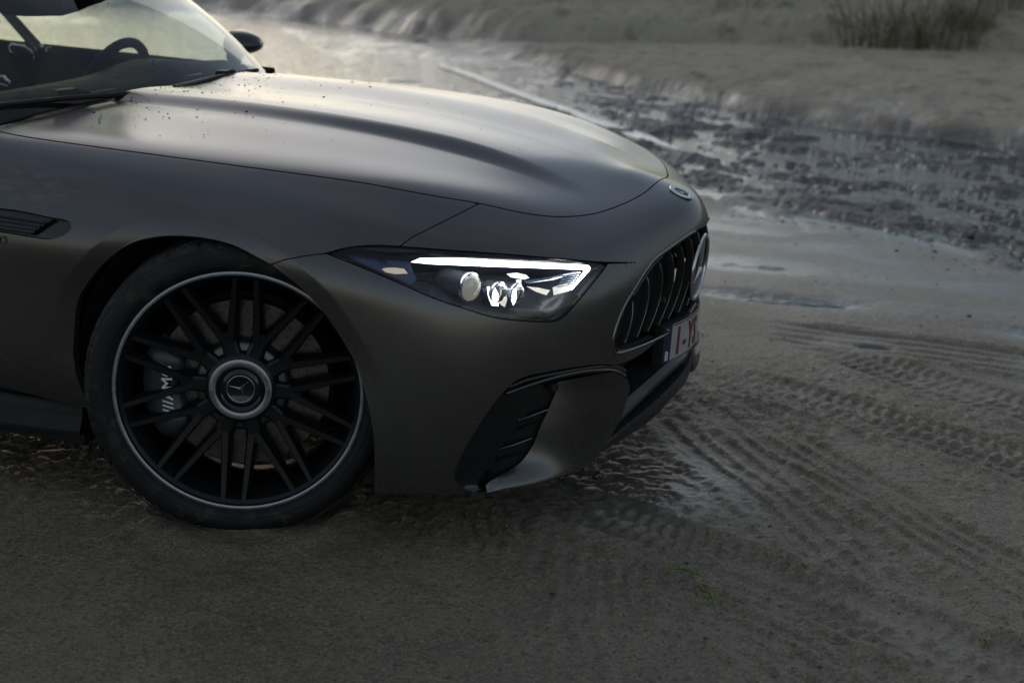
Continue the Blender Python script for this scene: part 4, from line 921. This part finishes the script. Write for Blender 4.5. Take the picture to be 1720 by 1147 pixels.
def ground_h(X, Y):
    h = .018+.010*fbm(X*.9, Y*.9, 4)+.0040*fbm(X*5, Y*5, 4)+(.0078*fbm(X*28, Y*28, 3, g=.8)*(.55+.7*sstep(-.35, .35, fbm(X*1.7+7, Y*1.7, 3))))*(1-.7*sstep(.1, 1.2, Y))
    e = seg_dist(X, Y, EDGE)+.35*fbm(X*.7+3, Y*.7, 3); b = seg_dist(X, Y, BANK)+.30*fbm(X*.45, Y*.45+5, 3)+.04*fbm(X*2.6, Y*2.6, 4, g=.6); du = seg_dist(X, Y, DUNE)+.4*fbm(X*.6, Y*.6, 4)
    # flat wet apron, then stream bed with clods
    ap = sstep(1.5, 2.6, Y+.25*X*0)
    h = h*(1-.65*ap)+ap*.004
    bed = sstep(-.5, .5, e)*(1-sstep(-.1, .1, b)); ca, sa = math.cos(.62), math.sin(.62); U = X*ca-Y*sa; V = X*sa+Y*ca
    right = sstep(-3.8, -1.2, X)
    cl = fbm(U*3.6, V*7.2, 4, g=.62); lump = (sstep(.0, .12, cl)*.020+np.clip(cl, 0, .5)*.06)*(.75+.25*sstep(-.3, .1, fbm(X*.8+2, Y*.8, 2)))
    swell = fbm(U*.55+9, V*1.1, 4)*.050+fbm(U*1.6, V*5, 5, g=.6)*.034
    h = h*(1-bed)+bed*((-.010+lump)*right+(1-right)*(-.012+swell))
    # sand bank with an eroded scarp
    bank = sstep(-.02, .16, b); hb_ = .115+.05*fbm(X*.5, Y*.5, 4)+.045*fbm(X*2.2, Y*2.2, 5, g=.6)+.018*fbm(X*9, Y*9, 3)+.04*sstep(0, 3, b)+.02*np.exp(-((b-.5)/.35)**2)
    bank = bank*sstep(-5.2, -2.4, X)
    h = h*(1-bank)+hb_*bank
    dn = sstep(0, .25, du); up = np.clip(du, 0, 200); slope = .18+.38*up-.0008*up**2*sstep(0, 20, up); top = .55+2.2*sstep(-9, 2, X); slope = top*(1-np.exp(-slope/top))+.0*up
    hd = slope+.26*fbm(X*.45, Y*.45, 5)*sstep(0, 2, up)+.13*fbm(X*1.6, Y*1.6, 5, g=.62)+.05*fbm(X*6, Y*6, 4, g=.6)-.10*np.exp(-((up-.12)/.16)**2)
    h = h*(1-dn)+np.maximum(hd, h)*dn
    m_ = (Y < 2.7) & (Y > -3.5) & (X > -2.6) & (X < 5.5)
    if m_.any(): h[m_] = near_h(X[m_], Y[m_], h[m_])
    return h, bed*right, bank, dn, e
XX, YY = np.meshgrid(GX, GY, indexing='ij'); HH, BEDM, BNK, DNM, EE = ground_h(XX, YY)
nx, ny = XX.shape; idx = np.arange(nx*ny).reshape(nx, ny)
Fq = np.stack([idx[:-1, :-1], idx[1:, :-1], idx[1:, 1:], idx[:-1, 1:]], -1).reshape(-1, 4)
me = bpy.data.meshes.new('beach'); me.vertices.add(nx*ny); me.vertices.foreach_set('co', np.stack([XX, YY, HH], -1).ravel())
me.loops.add(Fq.size); me.loops.foreach_set('vertex_index', Fq.ravel().astype(np.int32)); me.polygons.add(len(Fq)); me.polygons.foreach_set('loop_start', np.arange(0, Fq.size, 4, dtype=np.int32)); me.polygons.foreach_set('loop_total', np.full(len(Fq), 4, np.int32))
me.polygons.foreach_set('use_smooth', np.ones(len(Fq), bool)); me.update()
ca = me.color_attributes.new('zone', 'FLOAT_COLOR', 'POINT')
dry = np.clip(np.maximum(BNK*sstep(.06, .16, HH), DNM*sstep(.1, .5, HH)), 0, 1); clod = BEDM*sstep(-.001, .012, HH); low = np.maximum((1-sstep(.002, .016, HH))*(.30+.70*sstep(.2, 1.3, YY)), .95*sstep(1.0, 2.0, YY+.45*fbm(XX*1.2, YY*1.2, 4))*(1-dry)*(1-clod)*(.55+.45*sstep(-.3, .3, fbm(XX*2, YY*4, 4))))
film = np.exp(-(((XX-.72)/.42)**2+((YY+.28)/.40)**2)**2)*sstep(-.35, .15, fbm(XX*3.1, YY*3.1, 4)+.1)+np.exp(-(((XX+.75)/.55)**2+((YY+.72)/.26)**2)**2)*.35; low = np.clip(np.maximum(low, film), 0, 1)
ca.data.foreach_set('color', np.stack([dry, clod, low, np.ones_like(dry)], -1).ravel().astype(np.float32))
def sand_mat():
    m, n, b, L = new_mat('beach_sand'); N = n.nodes.new
    tc = N('ShaderNodeTexCoord'); at_ = N('ShaderNodeAttribute'); at_.attribute_name = 'zone'; sep = N('ShaderNodeSeparateColor'); L.new(at_.outputs['Color'], sep.inputs[0])
    def noise(sc, det=6, rough=.6, vec=None):
        t = N('ShaderNodeTexNoise'); t.inputs['Scale'].default_value = sc; t.inputs['Detail'].default_value = det; t.inputs['Roughness'].default_value = rough; L.new(vec or tc.outputs['Object'], t.inputs['Vector']); return t
    def mix(f, a, b_):
        x = N('ShaderNodeMix'); x.data_type = 'RGBA'
        for v, i in ((f, 0), (a, 6), (b_, 7)):
            if isinstance(v, tuple): x.inputs[i].default_value = v
            elif isinstance(v, (int, float)): x.inputs[i].default_value = v
            else: L.new(v, x.inputs[i])
        return x.outputs[2]
    def mr(v, a, b_, c, d):
        x = N('ShaderNodeMapRange'); L.new(v, x.inputs['Value']); x.inputs['From Min'].default_value = a; x.inputs['From Max'].default_value = b_; x.inputs['To Min'].default_value = c; x.inputs['To Max'].default_value = d; return x.outputs[0]
    n1 = noise(2.3); n2 = noise(140, 4, .7); n3 = noise(14, 5)
    n6 = noise(95, 3, .75)
    wet = mix(mr(n1.outputs['Fac'], .35, .65, 0, 1), (.176, .142, .094, 1), (.265, .219, .152, 1)); wet = mix(mr(n3.outputs['Fac'], .45, .70, 0, .45), wet, (.120, .098, .068, 1))
    wet = mix(mr(n2.outputs['Fac'], .50, .62, 0, .75), wet, (.38, .32, .232, 1)); wet = mix(mr(n6.outputs['Fac'], .47, .38, 0, .75), wet, (.060, .048, .033, 1))
    dryc = mix(n3.outputs['Fac'], (.37, .32, .235, 1), (.52, .455, .345, 1)); n5 = noise(3.2, 6, .7); dryc = mix(mr(n2.outputs['Fac'], .4, .7, 0, .4), dryc, (.22, .20, .165, 1)); dryc = mix(mr(n5.outputs['Fac'], .52, .66, 0, .75), dryc, (.115, .105, .085, 1))
    cl = mix(n3.outputs['Fac'], (.012, .016, .026, 1), (.032, .037, .050, 1))
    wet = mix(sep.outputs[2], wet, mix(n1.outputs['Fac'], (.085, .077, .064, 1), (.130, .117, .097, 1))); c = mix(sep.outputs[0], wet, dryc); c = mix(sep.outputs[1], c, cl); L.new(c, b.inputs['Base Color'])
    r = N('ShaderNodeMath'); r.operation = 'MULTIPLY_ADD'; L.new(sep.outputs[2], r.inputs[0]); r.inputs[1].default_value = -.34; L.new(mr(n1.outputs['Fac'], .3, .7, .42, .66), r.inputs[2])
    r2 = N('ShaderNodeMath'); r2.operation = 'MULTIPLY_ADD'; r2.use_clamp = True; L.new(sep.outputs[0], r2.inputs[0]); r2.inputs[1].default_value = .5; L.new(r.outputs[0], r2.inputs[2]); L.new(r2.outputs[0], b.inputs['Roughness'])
    b.inputs['Specular IOR Level'].default_value = .55
    b1 = N('ShaderNodeBump'); b1.inputs['Strength'].default_value = 1.; b1.inputs['Distance'].default_value = .010; L.new(n2.outputs['Fac'], b1.inputs['Height'])
    n4 = noise(60, 5, .7); b2 = N('ShaderNodeBump'); b2.inputs['Strength'].default_value = .8; b2.inputs['Distance'].default_value = .016; L.new(n4.outputs['Fac'], b2.inputs['Height']); L.new(b1.outputs[0], b2.inputs['Normal']); L.new(b2.outputs[0], b.inputs['Normal']); L.new(mr(sep.outputs[2], 0, 1, 1., .10), b1.inputs['Strength']); L.new(mr(sep.outputs[2], 0, 1, .75, .08), b2.inputs['Strength'])
    return m
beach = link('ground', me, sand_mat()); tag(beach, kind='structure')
# water lies level in the stream bed and the dips
M['water'] = glass_mat('shallow_water', (.62, .56, .47), .03, 1.33, bump=(7, .6, .02))
wq = axis(-6, 6, 2, ((-160, 1.5),), ((120, 1.5),)); P = np.array([[(x, y, WATER_Z) for y in wq] for x in wq])
water = MB().grid(P).build('water', M['water']); tag(water, kind='structure')
def ghit(px):
    v = rayv(px); v = v/np.linalg.norm(v); t = np.linspace(2, 45, 3000); P = CAM+t[:, None]*v; h = ground_h(P[:, :1], P[:, 1:2])[0][:, 0]; k = int(np.argmax(P[:, 2] < h)); return P[k]
def gz(x, y): return float(ground_h(np.array([[x]]), np.array([[y]]))[0][0, 0])
# ------------------------------------------------------------------ pale strip lying across the flat
p0 = np.array([-3.7, 9.55]); p1 = np.array([-.316, 5.186]); d = (p1-p0)/np.linalg.norm(p1-p0); l = np.array([-d[1], d[0]]); mb = MB(); rows = []
for t in np.linspace(0, 1, 60):
    c = p0+(p1-p0)*t; wd = (.045+.035*t)*(1-sstep(.90, 1, t)*.9)*(1+.35*fbm(np.array([t*18]), np.array([4.]), 3)[0]); j = .012*fbm(np.array([t*30]), np.array([2.]), 3)[0]; z = .024+.008*fbm(np.array([t*20]), np.array([7.]), 3)[0]
    wd = wd*.80; rows.append([(*(c+l*(-wd+j)), -.04), (*(c+l*(-wd+j)), z-.006), (*(c+l*(-wd*.8+j)), z), (*(c+l*(wd*.8+j)), z+.004), (*(c+l*(wd+j)), z-.004), (*(c+l*(wd+j)), -.04)])
M['pale'] = pmat('pale_strip_surface', (.62, .61, .59), .35, noise=(20, .15), bump=(60, .4, .004))  # pale, slightly mottled surface for the low raised strip
tag(MB().grid(np.array(rows)).build('pale_strip', M['pale'], sharp=40), 'long straight pale strip half buried in the wet flat behind the hood', 'beam')
# ------------------------------------------------------------------ grasses
def grass_mat(name, a, b_):
    m, n, b, L = new_mat(name); tc = n.nodes.new('ShaderNodeTexCoord'); t = n.nodes.new('ShaderNodeTexNoise'); t.inputs['Scale'].default_value = 9; L.new(tc.outputs['Object'], t.inputs['Vector'])
    x = n.nodes.new('ShaderNodeMix'); x.data_type = 'RGBA'; x.inputs[6].default_value = (*a, 1); x.inputs[7].default_value = (*b_, 1)
    r = n.nodes.new('ShaderNodeMapRange'); r.inputs['From Min'].default_value = .35; r.inputs['From Max'].default_value = .65; L.new(t.outputs['Fac'], r.inputs[0]); L.new(r.outputs[0], x.inputs[0]); L.new(x.outputs[2], b.inputs['Base Color']); b.inputs['Roughness'].default_value = .6
    return m
M['marram'] = grass_mat('marram_blades', (.055, .062, .030), (.19, .165, .095)); M['sprig'] = grass_mat('fresh_sprig', (.07, .12, .015), (.16, .19, .035))
rg = np.random.default_rng(21)
def tuft(name, loc, n, hgt, rad, label, mat='marram', droop=.6):
    mb = MB()
    for _ in range(n):
        a = rg.uniform(0, 2*np.pi); r = rad*math.sqrt(rg.random()); b = np.array([r*math.cos(a), r*math.sin(a), 0.]); out = np.array([math.cos(a+rg.normal(0, .6)), math.sin(a+rg.normal(0, .6)), 0]); h = hgt*rg.uniform(.25, 1.05); ln = rg.uniform(.2, droop*1.7); side = np.array([-out[1], out[0], 0])*hgt*rg.uniform(.003, .007)
        rows = []
        for t in np.linspace(0, 1, 6):
            p = b+out*ln*h*t**1.7+np.array([0, 0, h*(t-.35*ln*t**3)]); rows.append([p-side*(1-t*.9), p+side*(1-t*.9)])
        mb.grid(np.array(rows))
    o = mb.build(name, M[mat]); o.location = loc; return tag(o, label, 'plant')
for (px_, n, h, r, lab) in (((1480, 74), 300, .95, .55, 'largest marram grass clump on the dune slope, top right'), ((1572, 76), 260, .95, .48, 'dense marram grass clump just right of the largest one on the dune'),
                             ((1625, 48), 260, .8, .3, 'marram grass clump rising behind and right of the two biggest ones'), ((1700, 12), 200, .8, .35, 'marram grass clump at the top right corner of the picture'),
                             ((1250, 8), 160, .5, .35, 'sparse marram grass clump at the upper edge, left of the big clumps'), ((1382, 78), 70, .18, .10, 'small low grass tuft on the sand left of the big clumps')):
    tuft('marram_plant', ghit(px_)-np.array([0, 0, .03]), n, h, r, lab)
def sprig(pxs, label, seed):
    r_ = np.random.default_rng(seed); mb = MB(); c = at(pxs[0], z=.02); 
    for k, (a, b) in enumerate(zip(pxs[:-1], pxs[1:])):
        if a is None or b is None: continue
        A = at(a, z=0); B = at(b, z=0); A[2] = gz(A[0], A[1])+.004; B[2] = gz(B[0], B[1])+.006; mid = (A+B)/2+np.array([r_.normal(0, .004), r_.normal(0, .004), .008])
        pts = [((1-t)**2)*A+2*t*(1-t)*mid+t*t*B for t in np.linspace(0, 1, 7)]; mb.tube(pts, [.0018, .0022, .0024, .0024, .0020, .0016, .0008], 5)
    o = mb.build('green_sprig', M['sprig']); return tag(o, label, 'sprig', 'green sprigs on the sand')
sprig([(1172,982),(1145,968),(1130,962),None,(1145,968),(1117,971),None,(1136,970),(1115,978),None,(1165,977),(1155,982),(1154,985)], 'green grass sprig on the sand, the farther of the close pair', 5)
sprig([(1196,1018),(1183,1004),(1176,996),None,(1183,1004),(1163,997),None,(1196,1018),(1191,1006),None,(1194,1020),(1190,1026),(1184,1028),None,(1190,1016),(1172,1014),None,(1176,1028),(1169,1032)], 'curled green grass sprig on the sand, the nearer of the close pair', 6)
sprig([(1660,1092),(1650,1086),(1643,1083),None,(1650,1086),(1646,1092),None,(1652,1087),(1655,1081)], 'tiny green grass sprig alone near the bottom right corner', 7)
# ------------------------------------------------------------------ pebbles and shell grit along the stream edge
mb = MB(); r_ = np.random.default_rng(5)
def stone(p, s):
    k = len(mb.V); q = r_.random(3)*.5+.6
    for t in range(6): a = t*math.pi/3+r_.normal(0, .2); mb.V.append((p[0]+s*q[0]*math.cos(a), p[1]+s*q[1]*math.sin(a), p[2]+s*.1*r_.random()))
    mb.V.append((p[0]+s*.2, p[1], p[2]+s*.55*q[2])); mb.V.append((p[0], p[1], p[2]-s*.3))
    for t in range(6): mb.F += [(k+t, k+(t+1) % 6, k+6), (k+(t+1) % 6, k+t, k+7)]
N_ = 900; xs = r_.uniform(-.5, 4.5, N_); e0 = np.interp(xs, [q[0] for q in EDGE], [q[1] for q in EDGE]); ysn = e0+r_.normal(-.1, .45, N_)
zs = ground_h(xs[:, None], ysn[:, None])[0][:, 0]
for x, y, z in zip(xs, ysn, zs): stone((x, y, z-.004), .006+.016*r_.random()**3)
N_ = 260; xs = r_.uniform(.6, 3., N_); ysn = r_.uniform(-1.2, 2.4, N_); zs = ground_h(xs[:, None], ysn[:, None])[0][:, 0]
for x, y, z in zip(xs, ysn, zs): stone((x, y, z), .003+.006*r_.random()**3)
M['pebble'] = pmat('dark_pebbles', (.035, .033, .030), .5, noise=(30, .2)); tag(mb.build('pebbles', M['pebble'], smooth=False), 'dark pebbles and grit scattered along the stream edge', 'pebbles', kind='stuff')
